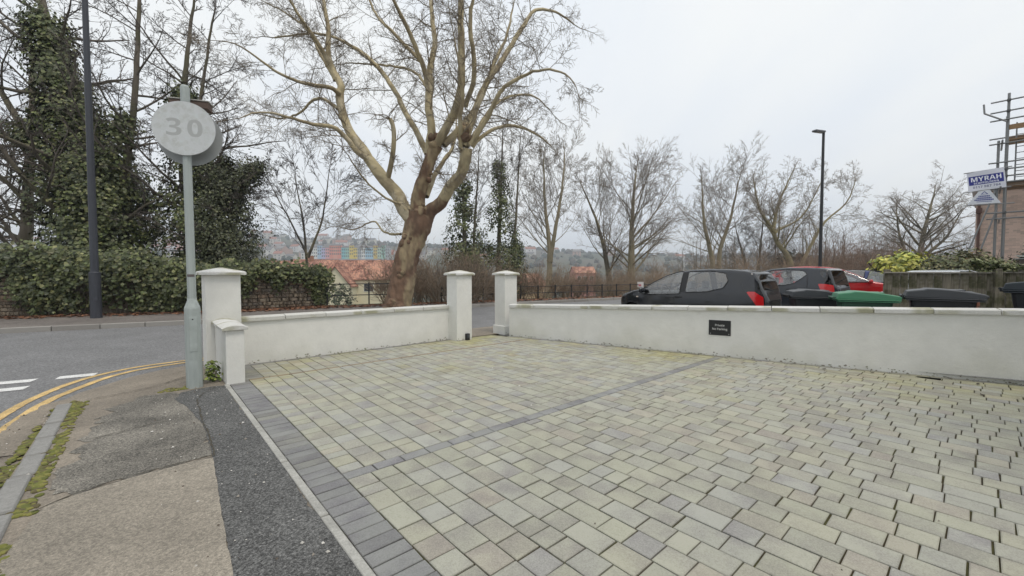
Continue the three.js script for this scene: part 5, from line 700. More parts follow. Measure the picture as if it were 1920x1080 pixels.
  // ivy-clad pair beyond the railing
  for (const [k, x, z, h, w, label] of [[0, -3.0, -25.5, 7.4, 0.95, 'ivy covered tree with a bare top beyond the railing, beside the plane tree'], [1, -0.9, -26.5, 8.6, 0.9, 'narrow ivy covered tree with bare upright shoots beyond the gateway']]) {
    const t = bareTree('ivy_clad_tree', label, [x, groundHeight(x, z), z], { ...darkTwig, seed: 611 + k, levels: broom(9, 5, 4), trunks: [{ path: [[0, 0, 0], [0.1, h * 0.5, 0], [k ? 0.3 : -0.1, h + 1.5, 0]], r0: 0.2, r1: 0.04, kids: 14, from: 0.45, len: 5 }, { path: [[k ? 0.9 : 0.6, 0, 0.4], [k ? 1.1 : 0.7, h * 0.5, 0.3], [k ? 1.4 : 1.0, h + 1.2, 0.2]], r0: 0.14, r1: 0.03, kids: 12, from: 0.4, len: 5 }] });
    leaves('ivy', [...ivyColumn(r, [[0, 0.5, 0], [0.1, h * 0.5, 0], [0.1, h, 0]], [w * 1.5, w * 1.45, w * 1.2, w * 0.7, 0.25], 6500, 31 + k), ...ivyColumn(r, [[k ? 0.9 : 0.6, 0.5, 0.4], [k ? 1.1 : 0.7, h * 0.42, 0.3]], [w * 0.9, w * 0.8, 0.3], 3000, 41 + k)], [0.08, 0.14], t, ivyTones, r);
  }
}
{ // bare trees along the road
  const pale = { bark: [0.30, 0.255, 0.175], twig: [0.32, 0.28, 0.24], patch: [0.27, 0.235, 0.155], min: 0.0075 }, gnd = (x, z) => Math.max(-1.2, groundHeight(x, z));
  bareTree('bare_tree', 'slender pale bare tree with two rising stems behind the railing', [2.96, gnd(2.96, -34), -34], { ...pale, seed: 701, levels: broom(14, 8, 5, 0.06), trunks: [{ path: [[0, 0, 0], [0.1, 4, 0], [-0.3, 8, 0], [-0.4, 11.2, 0]], r0: 0.3, r1: 0.05, kids: 16, from: 0.28, len: 6.5 }, { path: [[0.1, 3, 0], [0.6, 6, 0.2], [1.1, 9, 0.2], [1.3, 11.6, 0]], r0: 0.2, r1: 0.05, kids: 15, from: 0.15, len: 6.5 }] });
  bareTree('bare_tree', 'full crowned bare tree with a straight trunk and fan of limbs', [10.3, gnd(10.3, -36), -36], { ...pale, seed: 703, levels: broom(18, 9, 5, 0.045), trunks: [{ path: [[0, 0, 0], [0, 4, 0], [0.1, 8, 0], [0.3, 10.2, 0]], r0: 0.42, r1: 0.07, kids: 30, from: 0.16, len: 7.6 }] });
  bareTree('bare_tree', 'bare tree leaning away from its straight neighbour with low side branches', [8.6, gnd(8.6, -36.5), -36.5], { ...pale, bark: [0.13, 0.11, 0.085], seed: 705, levels: broom(14, 8, 5, 0.03), trunks: [{ path: [[0, 0, 0], [-0.3, 3, 0], [-1.2, 6.5, 0], [-2.4, 9.4, 0]], r0: 0.3, r1: 0.05, kids: 24, from: 0.12, len: 7 }] });
  bareTree('bare_tree', 'pale bare tree forking into twin stems above the parked hatchback', [19.6, gnd(19.6, -40), -40], { ...pale, seed: 707, levels: broom(16, 9, 5, 0.03), trunks: [{ path: [[0, 0, 0], [-0.5, 3.6, 0], [-1.2, 6.5, 0], [-1.5, 10.4, 0]], r0: 0.34, r1: 0.05, kids: 20, from: 0.3, len: 7 }, { path: [[0.25, 0, 0.1], [0.3, 3.6, 0], [1.3, 7, 0], [2.0, 10.6, 0]], r0: 0.3, r1: 0.05, kids: 20, from: 0.35, len: 7 }] });
  bareTree('bare_tree', 'small dark bare tree with several thin stems between two pale trees', [25.2, gnd(25.2, -44), -44], { ...pale, bark: [0.17, 0.15, 0.13], twig: [0.18, 0.16, 0.14], seed: 709, levels: broom(12, 7, 5, 0.02), trunks: [{ path: [[0, 0, 0], [-0.6, 3, 0], [-1.6, 6.2, 0]], r0: 0.2, r1: 0.05, kids: 18, from: 0.2, len: 5.5 }, { path: [[0.6, 0, 0], [0.9, 3, 0], [1.2, 7, 0]], r0: 0.2, r1: 0.05, kids: 18, from: 0.2, len: 5.5 }] });
  const gn = [{ step: 0.5, wander: 0.4, lift: 0.0, tip: 0.4, kids: 12, from: 0.3 }, { step: 0.5, wander: 0.36, lift: 0.05, tip: 0.3, kids: 8, from: 0.2, ratio: 0.66, angle: 0.85, thick: 0.36 }, { step: 0.4, wander: 0.6, lift: 0.03, tip: 0.3, kids: 5, from: 0.15, ratio: 0.38, angle: 0.85, thick: 0.5 }, { step: 0.36, wander: 0.7, lift: 0.0, tip: 0.5, kids: 4, from: 0.1, ratio: 0.5, angle: 0.8, thick: 0.6 }, { step: 0.3, wander: 0.7, lift: 0, tip: 0.6, kids: 0, from: 0, ratio: 0.45, angle: 0.7, thick: 0.7 }];
  bareTree('bare_tree', 'crooked pale plane tree with long side limb behind the black lamp post', [28.6, gnd(28.6, -42), -42], { ...pale, bark: [0.38, 0.33, 0.19], seed: 711, levels: gn, trunks: [{ path: [[0, 0, 0], [-0.6, 2.8, 0], [-2.2, 5.4, 0], [-2.0, 8, 0], [-0.6, 11.6, 0]], r0: 0.36, r1: 0.05, kids: 20, from: 0.3, len: 6.5 }, { path: [[0.2, 1.6, 0], [1.4, 4.2, 0], [2.6, 6.6, 0.2], [4.6, 8.6, 0.4], [5.4, 10.4, 0.4]], r0: 0.2, r1: 0.04, kids: 22, from: 0.2, len: 6 }, { path: [[-2.1, 5.8, 0], [0.4, 7.2, 0], [2.2, 10.6, 0.2]], r0: 0.13, r1: 0.04, kids: 16, from: 0.2, len: 5 }, { path: [[-2.1, 5.6, 0], [-3.8, 8, 0.1], [-4.4, 10.8, 0]], r0: 0.2, r1: 0.05, kids: 14, from: 0.2, len: 5 }] });
  const weep = [{ step: 0.5, wander: 0.25, lift: 0.0, tip: 0.4, kids: 16, from: 0.3 }, { step: 0.5, wander: 0.25, lift: 0.02, tip: 0.3, kids: 7, from: 0.25, ratio: 0.6, angle: 0.9, thick: 0.5 }, { step: 0.45, wander: 0.3, lift: -0.05, tip: 0.3, kids: 5, from: 0.2, ratio: 0.42, angle: 0.7, thick: 0.5 }, { step: 0.4, wander: 0.25, lift: -0.16, tip: 0.5, kids: 4, from: 0.1, ratio: 0.6, angle: 0.6, thick: 0.6 }, { step: 0.4, wander: 0.25, lift: -0.2, tip: 0.6, kids: 0, from: 0, ratio: 0.6, angle: 0.4, thick: 0.7 }];
  bareTree('bare_tree', 'weeping bare tree with an ivy streaked trunk near the brick building', [43, gnd(43, -44), -44], { ...pale, bark: [0.12, 0.11, 0.08], seed: 713, levels: weep, trunks: [{ path: [[-0.6, 0, 0], [0, 3, 0], [0.4, 6, 0], [1.2, 9.4, 0]], r0: 0.42, r1: 0.08, kids: 22, from: 0.3, len: 8 }, { path: [[-0.3, 2, 0], [-2.0, 5, 0], [-2.6, 8, 0]], r0: 0.2, r1: 0.06, kids: 14, from: 0.2, len: 7 }, { path: [[0.1, 3, 0], [2.8, 5.4, 0], [4.0, 7.6, 0]], r0: 0.2, r1: 0.06, kids: 14, from: 0.2, len: 7 }] });
  bareTree('bare_sapling', 'bare multi stemmed sapling standing before the red roofed houses', [-11.8, groundHeight(-11.8, -24), -24], { ...pale, bark: [0.09, 0.08, 0.07], twig: [0.10, 0.085, 0.075], min: 0.008, seed: 715, levels: broom(9, 6, 4, 0.03), trunks: [{ path: [[0, 0, 0], [-0.1, 4, 0], [-0.6, 7.4, 0]], r0: 0.1, r1: 0.025, kids: 11, from: 0.4, len: 4.5 }, { path: [[0.05, 2.8, 0], [0.9, 5, 0], [1.4, 8, 0]], r0: 0.08, r1: 0.02, kids: 11, from: 0.25, len: 4.5 }, { path: [[0, 3, 0], [-0.9, 5, 0.2], [-2.0, 7.2, 0.3]], r0: 0.06, r1: 0.02, kids: 9, from: 0.2, len: 4 }] });
}

// ---------- stone wall with ivy along the far pavement ----------
const wallLine = [[-30, -4.6], [-22, -9.1], [-15.8, -12.6], [-10.9, -14.5], [-7.6, -16.9]];
function alongWall(x) { for (let k = 0; k + 1 < wallLine.length; k++) if (x <= wallLine[k + 1][0] || k === wallLine.length - 2) { const t = (x - wallLine[k][0]) / (wallLine[k + 1][0] - wallLine[k][0]), dx = wallLine[k + 1][0] - wallLine[k][0], dz = wallLine[k + 1][1] - wallLine[k][1], l = Math.hypot(dx, dz); return { z: lerp(wallLine[k][1], wallLine[k + 1][1], t), n: [-dz / l, dx / l].map((v) => v * (dx > 0 ? 1 : -1)), turn: Math.atan2(-dz, dx) }; } }
const wallTop = (x) => 1.52 + 0.05 * noise3(x * 2, 3);
const ivyTop = (x) => lerp(1.75, 1.36, smooth(-12.5, -9.4, x)) + 1.0 * (fbm(x * 0.9, 2, 5) - 0.5) + 0.25 * (noise3(x * 3, 1) - 0.5);
const ivyFoot = (x, j) => { let y = 0.10 + 0.5 * Math.max(0, fbm(x * 0.9, 7, 2) - 0.45); y = Math.max(y, 1.08 * smooth(-14.7, -15.5, x) * (0.75 + 0.5 * noise3(x * 2.2, 4))); y = Math.max(y, 0.55 * smooth(-11.0, -10.2, x) * (0.6 + 0.6 * noise3(x * 2, 9))); y = Math.max(y, 1.36 * smooth(-9.95, -9.55, x) * (1 - smooth(-8.25, -8.0, x)) * (noise3(x * 3.1, 2) > 0.30 ? 1 : 0.35)); return y; };
{
  const w = thing('stone_wall', 'old rubble stone wall under a thick coat of ivy', 'wall', [0, 0.06, 0]); const core = new MB();
  for (let k = 0; k + 1 < wallLine.length; k++) { const a = wallLine[k], b = wallLine[k + 1]; const n = alongWall((a[0] + b[0]) / 2).n, q = (p, d) => [p[0] - n[0] * d, p[1] - n[1] * d]; const A = q(a, 0.1), B = q(b, 0.1), C = q(b, 0.5), D = q(a, 0.5), h = 1.47; core.poly([[A[0], -0.2, A[1]], [B[0], -0.2, B[1]], [B[0], h, B[1]], [A[0], h, A[1]]]); core.poly([[C[0], -0.2, C[1]], [D[0], -0.2, D[1]], [D[0], h, D[1]], [C[0], h, C[1]]]); core.poly([[A[0], h, A[1]], [B[0], h, B[1]], [C[0], h, C[1]], [D[0], h, D[1]]]); if (k === wallLine.length - 2) core.poly([[B[0], -0.2, B[1]], [C[0], -0.2, C[1]], [C[0], h, C[1]], [B[0], h, B[1]]]); }
  mesh('mortar_core', core.geo(), plain(0.26, 0.22, 0.175, 1, { bumpMap: bGrain, bumpScale: 0.02 }), w);
  const r = rng(811), sMat = [[0.44, 0.36, 0.265], [0.36, 0.30, 0.235], [0.50, 0.42, 0.32], [0.30, 0.265, 0.22], [0.42, 0.31, 0.225]].map((c, k) => plain(...c, 0.95, { bumpMap: bGrain, bumpScale: 0.02, map: stony(128, 0.6, [0.92, 0.92, 0.92], [0.4, 0.25, 0.2], [0.03, [0.6, 0.6, 0.5]], 820 + k) }));
  const variants = []; for (let k = 0; k < 8; k++) { const g = new RoundedBoxGeometry(1, 1, 1, 1, 0.16), p = g.attributes.position; for (let i = 0; i < p.count; i++) { const x = p.getX(i), y = p.getY(i), z = p.getZ(i), s = 1 + 0.28 * (noise3(x * 1.7 + k * 5, y * 1.7, z * 1.7) - 0.5); p.setXYZ(i, x * s, y * s, z * s); } g.computeVertexNormals(); variants.push(boxUV(g)); }
  let n = 0; const lay = (x0, x1) => { for (let y = 0.03; y < 1.42;) { const h = 0.075 + r() * 0.075; let x = x0 - r() * 0.2; while (x < x1) { const L = 0.14 + r() * 0.26, q = alongWall(x + L * 0.4); if (y < ivyFoot(x + L * 0.4) + 0.28 && n < 295) { const s = mesh('stone', variants[Math.floor(r() * 8)], sMat[Math.floor(r() * 5)], w); s.position.set(x + L * 0.42, y + h / 2, q.z - q.n[1] * (0.05 + r() * 0.03)); s.scale.set(L - 0.012, h - 0.012, 0.24); s.rotation.set((r() - 0.5) * 0.06, q.turn, (r() - 0.5) * 0.07); n++; } x += L * 0.86; } y += h; } };
  lay(-9.9, -7.75); lay(-17.2, -14.5);
  // the ivy on it
  const ivy = thing('ivy_hedge', 'thick dark green ivy hanging over the old stone wall', 'ivy', [0, 0.06, 0]), P = [], rr = rng(823);
  for (let k = 0; k < 2900; k++) {
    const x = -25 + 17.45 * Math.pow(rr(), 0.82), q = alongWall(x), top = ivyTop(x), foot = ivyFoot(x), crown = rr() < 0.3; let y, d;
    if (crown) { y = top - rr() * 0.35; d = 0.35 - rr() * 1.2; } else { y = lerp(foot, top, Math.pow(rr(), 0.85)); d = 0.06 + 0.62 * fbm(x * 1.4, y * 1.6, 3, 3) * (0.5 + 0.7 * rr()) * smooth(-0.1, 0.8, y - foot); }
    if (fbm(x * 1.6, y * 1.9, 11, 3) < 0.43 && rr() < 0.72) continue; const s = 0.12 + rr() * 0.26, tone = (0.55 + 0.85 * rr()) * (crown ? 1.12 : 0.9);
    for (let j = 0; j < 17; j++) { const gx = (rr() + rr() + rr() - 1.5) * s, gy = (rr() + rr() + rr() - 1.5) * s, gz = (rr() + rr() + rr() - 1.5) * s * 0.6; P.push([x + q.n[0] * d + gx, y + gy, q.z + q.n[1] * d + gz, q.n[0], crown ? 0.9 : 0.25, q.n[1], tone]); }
  }
  for (let k = 0; k < 130; k++) { const y0 = rr(), s = 0.12; for (let j = 0; j < 17; j++) { const x = -7.72 + (rr() + rr() - 1) * 0.22, y = 0.15 + y0 * 1.45 + (rr() - 0.5) * s, q = alongWall(x); P.push([x, y, q.z + 0.05 + rr() * 0.2, q.n[0], 0.3, q.n[1], 0.8 + 0.3 * y0]); } }
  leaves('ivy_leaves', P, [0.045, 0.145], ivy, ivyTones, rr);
  const st = new MB(); for (let k = 0; k < 150; k++) { const x = -17 + rr() * 9, q = alongWall(x), pts = [], R = []; let px = x, py = 0.02; for (let j = 0; j < 7; j++) { pts.push([px, py, alongWall(px).z + 0.13 + rr() * 0.08]); R.push(0.012 - j * 0.0012); px += (rr() - 0.5) * 0.22; py += 0.16 + rr() * 0.1; } st.tube(pts, R, 4, () => [0.13, 0.105, 0.075]); }
  stuffPart('ivy_stems', st.geo(), barkMat, ivy);
}
// fallen leaves at the foot of the wall and along the railing
{
  const P = [], r = rng(841); for (let k = 0; k < 5200; k++) { const u = r(), onWall = r() < 0.45; let x, z; if (onWall) { x = -20 + u * 12.6; const q = alongWall(x), d = 0.12 + Math.pow(r(), 2.4) * 0.9; x += q.n[0] * d; z = q.z + q.n[1] * d; } else { const seg = 4 + Math.floor(r() * 4), a = backLine[seg], b = backLine[seg + 1], t = r(); const dx = b[0] - a[0], dz = b[1] - a[1], l = Math.hypot(dx, dz), d = 0.15 + Math.pow(r(), 1.5) * 1.1; x = lerp(a[0], b[0], t) - dz / l * d; z = lerp(a[1], b[1], t) + dx / l * d; } P.push([x, 0.068 + r() * 0.02, z, 0, 3, 0]); }
  const g = thing('fallen_leaves', 'drift of brown fallen leaves along the far pavement', 'leaves', [0, 0, 0]); g.userData.kind = 'stuff';
  leaves('leaf_litter', P, [0.07, 0.15], g, [[0.20, 0.085, 0.04], [0.26, 0.12, 0.06], [0.15, 0.075, 0.045], [0.30, 0.15, 0.085], [0.11, 0.065, 0.045]], r, std({ color: 0xffffff, roughness: 0.9, side: THREE.DoubleSide }));
}
// ---------- bare shrubs behind the railing ----------
function makeShrub(name, label, seed, H, W, tone, group) {
  const g = thing(name, label, 'shrub', [0, 0, 0], 0, group), r = rng(seed), m = new MB(), colf = (x, y, z) => { const s = 0.7 + 0.6 * noise3(x * 5, y * 5, z * 5); return tone.map((t) => t * s); };
  const S = { min: 0.0048, colf, levels: [{ step: 0.35, wander: 0.4, lift: 0.02, tip: 0.4, kids: 7, from: 0.2 }, { step: 0.45, wander: 0.5, lift: 0.02, tip: 0.5, kids: 3, from: 0.1, ratio: 0.5, angle: 0.6, thick: 0.6 }, { step: 0.4, wander: 0.5, lift: 0, tip: 0.6, kids: 0, from: 0, ratio: 0.6, angle: 0.7, thick: 0.7 }] };
  for (let k = 0; k < 38; k++) { const az = r() * 6.283, rad = Math.sqrt(r()) * W * 0.55, lean = 0.12 + r() * 0.6; grow(m, r, [Math.cos(az) * rad, 0, Math.sin(az) * rad], nrm([Math.cos(az) * lean, 1, Math.sin(az) * lean]), H * (0.55 + 0.5 * r()), 0.016 + r() * 0.014, 0, S); }
  stuffPart('stems', m.geo(), barkMat, g); return g;
}
{
  const browns = [[0.30, 0.225, 0.16], [0.25, 0.20, 0.15], [0.34, 0.25, 0.175]];
  const protos = [['mid brown', 851, 2.4, 1.3], ['low spreading greyish brown', 852, 2.0, 1.5], ['tall narrow tan', 853, 2.8, 1.2]].map(([nm, sd, H, W], k) => makeShrub('bare_shrub', nm + ' twiggy shrub in the thicket behind the black railing', sd, H, W, browns[k], nm + ' shrubs behind the railing'));
  const spots = [[-5.2, -19.6, 1.05], [-2.2, -18.9, 1.15], [-3.4, -20.3, 1.0], [-1.4, -20.6, 1.05], [0.2, -21.9, 0.95], [-5.9, -20.3, 0.8], [-2.4, -22.2, 1.1], [-0.6, -23.2, 1.0], [1.6, -22.8, 0.9], [3.0, -23.8, 0.85], [4.4, -24.6, 0.75], [5.8, -25.4, 0.8], [7.2, -26.3, 0.75], [8.6, -27, 0.7], [10, -27.8, 0.85], [12, -28.6, 1.0], [14.4, -29.8, 1.25], [16.6, -30.8, 1.35], [3.8, -26.8, 0.95], [6.8, -28.8, 1.0], [9.6, -30.5, 1.1], [19.5, -32.6, 1.2], [-4.5, -22.6, 0.95], [22.5, -33.4, 1.2], [25.5, -34.4, 1.2]];
  spots.forEach(([x, z, s], i) => { const y = Math.max(-1.0, groundHeight(x, z)) - 0.05; if (i < 3) { protos[i].position.set(x, y, z); protos[i].scale.setScalar(s); } else copy(protos[i % 3], [x, y, z], i * 1.7, undefined, s * 0.85); });
}
// leafy shrubs: a dome of leaf sprays over a few stems
function leafyShrub(name, label, pos, rx, ry, n, tones, size, seed, floorY = 0.15) {
  const g = thing(name, label, 'shrub', pos), r = rng(seed), P = [], m = new MB();
  for (let k = 0; k < n / 16; k++) { const az = r() * 6.283, el = Math.asin(clamp(r() * 1.25 - 0.2, -0.2, 1)), f = (0.55 + 0.75 * fbm(Math.cos(az) * 1.4 + seed, el * 1.6, Math.sin(az) * 1.4, 3)) * (0.75 + 0.25 * r()), c = [Math.cos(az) * Math.cos(el) * rx * f, floorY * ry + Math.max(-0.1, Math.sin(el)) * ry * (1 - floorY) * f, Math.sin(az) * Math.cos(el) * rx * f], s = 0.2 + 0.2 * r(), tone = 0.6 + 0.7 * r(); for (let j = 0; j < 16; j++) { const q = [(r() + r() - 1) * s, (r() + r() - 1) * s * 0.7, (r() + r() - 1) * s]; P.push([c[0] + q[0], Math.max(0.02, c[1] + q[1]), c[2] + q[2], c[0] / rx + q[0], 0.5 + q[1], c[2] / rx + q[2], tone]); } }
  for (let k = 0; k < 14; k++) { const az = r() * 6.283; grow(m, r, [0, 0, 0], nrm([Math.cos(az) * 0.8, 1, Math.sin(az) * 0.8]), ry * 0.9, 0.03, 0, { min: 0.006, colf: () => [0.1, 0.08, 0.06], levels: [{ step: 0.3, wander: 0.3, lift: 0.02, tip: 0.4, kids: 3, from: 0.3 }, { step: 0.3, wander: 0.4, lift: 0, tip: 0.5, kids: 0, from: 0, ratio: 0.5, angle: 0.7, thick: 0.6 }] }); }
  stuffPart('stems', m.geo(), barkMat, g); leaves('foliage', P, size, g, tones, r); return g;
}
const limeT = [[0.46, 0.45, 0.07], [0.55, 0.52, 0.10], [0.33, 0.36, 0.06], [0.2, 0.24, 0.05]], oliveT = [[0.10, 0.115, 0.04], [0.14, 0.14, 0.05], [0.07, 0.085, 0.03], [0.18, 0.16, 0.07]], darkT = [[0.03, 0.042, 0.02], [0.045, 0.06, 0.028], [0.06, 0.07, 0.035]], sprigT = [[0.13, 0.16, 0.05], [0.10, 0.13, 0.04], [0.18, 0.19, 0.08]];
leafyShrub('lime_shrub', 'rounded lime green shrub behind the board fence', [15.95, 0.15, -17], 1.15, 2.25, 5200, limeT, [0.10, 0.18], 861, 0.3);
leafyShrub('olive_shrub', 'loose olive green shrub behind the board fence beside the lime shrub', [16.4, 0.2, -15.2], 1.5, 2.15, 3600, oliveT, [0.06, 0.11], 862, 0.35);
leafyShrub('olive_shrub', 'olive and rust coloured shrub at the foot of the scaffold', [17.4, 0.25, -15.6], 1.4, 2.05, 3800, [...oliveT, [0.20, 0.13, 0.05]], [0.06, 0.12], 863, 0.3);
leafyShrub('dark_shrub', 'dense dark evergreen shrub in front of the brick building', [18.6, 0.3, -14.6], 1.2, 2.1, 4200, darkT, [0.06, 0.11], 864, 0.3);
leafyShrub('dark_shrub', 'dark evergreen bush at the edge of the woodland behind the cars', [30.5, -0.4, -46], 2.6, 4.6, 5200, darkT, [0.10, 0.2], 865, 0.2);
leafyShrub('dark_shrub', 'wide dark evergreen bush beneath the weeping bare tree', [40.5, -0.4, -48], 4.6, 4.2, 7600, [...darkT, [0.06, 0.065, 0.04]], [0.10, 0.2], 866, 0.2);
leafyShrub('dark_shrub', 'low green bush in front of the cream gabled house', [-16.4, groundHeight(-16.4, -38) - 0.3, -38], 2.2, 3.4, 2200, [[0.05, 0.065, 0.03], [0.075, 0.09, 0.04]], [0.1, 0.2], 867, 0.2);
{ // ivy and moss spilling over the fence top
  const F = (s, dz = 0) => [9.0 + 6.6 / 7.447 * s + 0.463 * dz, -10.05 + 3.45 / 7.447 * s + 0.886 * dz]; const P = [], r = rng(871);
  for (const [s0, s1, n, top] of [[1.5, 2.1, 60, 0.12], [2.0, 2.5, 22, 0.05], [3.7, 7.2, 150, 0.07], [2.4, 2.62, 24, -0.25]]) for (let k = 0; k < n; k++) { const s = lerp(s0, s1, r()), d = (r() - 0.5) * 0.25, [x, z] = F(s, d), y = 1.46 + cpY(9) + top * r() * 1.6 - 0.08 + (top < 0 ? -0.3 * r() : 0); for (let j = 0; j < 14; j++) P.push([x + (r() + r() - 1) * 0.13, y + (r() + r() - 1) * 0.08, z + (r() + r() - 1) * 0.1, 0.3, 0.8, 0.6, 0.7 + 0.6 * r()]); }
  const g = thing('fence_ivy', 'pale green ivy spilling over the top of the board fence', 'ivy', [0, 0, 0]); leaves('ivy_leaves', P, [0.035, 0.07], g, sprigT, r);
}
// woodland behind the cars: thin bare trees
{
  const thinOpt = (seed, tone, nm) => ({ bark: tone, twig: tone.map((t) => t * 0.9), patch: tone, min: 0.009, seed, levels: broom(12, 5, 4, 0.05).slice(0, 4).map((q, i) => (i === 3 ? { ...q, kids: 0 } : q)), group: nm + ' thin woodland trees behind the parked cars', trunks: [{ path: [[0, 0, 0], [0.2, 3.5, 0], [0.1, 8, 0]], r0: 0.13, r1: 0.03, kids: 16, from: 0.2, len: 4 }, { path: [[0.5, 0, 0.3], [1.0, 3.5, 0.3], [1.5, 7, 0.2]], r0: 0.09, r1: 0.03, kids: 13, from: 0.2, len: 4 }] });
  const lab = (c) => c + ' thin bare tree in the woodland behind the parked cars', A = bareTree('thin_tree', lab('reddish brown'), [29.5, -0.5, -47], thinOpt(881, [0.27, 0.21, 0.165], 'reddish brown')), B = bareTree('thin_tree', lab('greyish olive'), [34, -0.5, -49], thinOpt(882, [0.22, 0.195, 0.155], 'greyish olive')); const r = rng(883);
  for (let k = 0; k < 30; k++) { const x = 22 + k * 0.95 + r() * 1.5, z = -46 - r() * 12; copy(k % 2 ? A : B, [x + (k > 12 ? 2 : 0), -0.5, z], r() * 6.28, undefined, 0.55 + 0.35 * r()); }
  const sh = makeShrub('bare_shrub', 'tall reddish brown bare shrub at the edge of the woodland', 884, 4.2, 2.4, [0.28, 0.195, 0.145], 'reddish bare shrubs at the woodland edge'); sh.position.set(27, -0.4, -38);
  for (const [x, z, s] of [[30, -38.5, 1], [33, -39, 1.1], [36, -40, 1], [24, -37, 0.9], [39, -41, 1.1], [42, -41.5, 1.0], [45.5, -42, 1.1], [49, -42, 1.2], [31.5, -42, 1.3], [37, -44, 1.3], [52, -43, 1.3]]) copy(sh, [x, -0.4, z], x * 2, undefined, s);
}
// ---------- small plants, moss and litter on the pavement ----------
{
  const [x, z] = ab(6.55, 0.63), g = thing('weed', 'bright green leafy weed between the sign post and the wing wall', 'plant', [x, 0, z]), r = rng(891), P = []; for (let k = 0; k < 150; k++) { const h = r(), a = r() * 6.283, d = 0.02 + 0.10 * r() * (1 - 0.4 * h); P.push([Math.cos(a) * d, 0.02 + h * 0.24, Math.sin(a) * d, Math.cos(a), 0.7, Math.sin(a), 0.8 + 0.5 * r()]); } leaves('weed_leaves', P, [0.025, 0.055], g, [[0.16, 0.21, 0.04], [0.21, 0.25, 0.05], [0.11, 0.16, 0.03]], r); const m = new MB(); for (let k = 0; k < 9; k++) { const a = r() * 6.28; m.tube([[0, 0, 0], [Math.cos(a) * 0.05, 0.12, Math.sin(a) * 0.05], [Math.cos(a) * 0.08, 0.22, Math.sin(a) * 0.08]], [0.004, 0.003, 0.002], 4, () => [0.1, 0.13, 0.04]); } stuffPart('stems', m.geo(), barkMat, g);
}
{
  const g = thing('moss', 'green moss growing along the old kerb stones and at the foot of the sign post', 'moss', [0, 0, 0]); g.userData.kind = 'stuff';
  const blob = new THREE.IcosahedronGeometry(1, 1), r = rng(893), pts = [];
  for (let k = 0; k < 5200; k++) { let a, b; const u = r(); if (u < 0.50) { a = 1.2 + r() * 5.2; b = -0.565 + (r() + r() - 1) * 0.045 * (0.6 + 1.2 * noise3(a * 3, 1)); } else if (u < 0.74) { a = 3.0 + r() * 3.2; b = -0.755 + (r() + r() - 1) * 0.055 * (0.5 + noise3(a * 3, 5)); if (noise3(a * 2.5, 3) < 0.35) continue; } else if (u < 0.84) { a = 6.3 + (r() + r() - 1) * 0.25; b = -0.62 + (r() + r() - 1) * 0.14; } else { a = 6.42 + (r() + r() - 1) * 0.10; b = 0.26 + (r() + r() - 1) * 0.17; } if (fbm(a * 12, b * 12, 4) < 0.42 || fbm(a * 2.6, b * 5, 8) < 0.42) continue; pts.push([a, b]); }
  const im = new THREE.InstancedMesh(blob, std({ color: 0xffffff, roughness: 1 }), pts.length), M4 = new THREE.Matrix4(), c = new THREE.Color(); pts.forEach(([a, b], i) => { const [x, z] = ab(a, b), s = 0.006 + r() * 0.011; M4.compose(V(x, (b < -0.7 ? -0.02 : 0.003), z), new THREE.Quaternion().setFromAxisAngle(V(0, 1, 0), r() * 6), V(s * (0.8 + r()), s * 0.62, s * (0.8 + r()))); im.setMatrixAt(i, M4); const t = [[0.15, 0.155, 0.035], [0.11, 0.12, 0.03], [0.19, 0.18, 0.05], [0.10, 0.085, 0.04]][Math.floor(r() * 4)]; im.setColorAt(i, c.setRGB(...t)); }); im.name = 'moss_cushions'; im.castShadow = im.receiveShadow = true; im.userData.kind = 'stuff'; g.add(im);
}
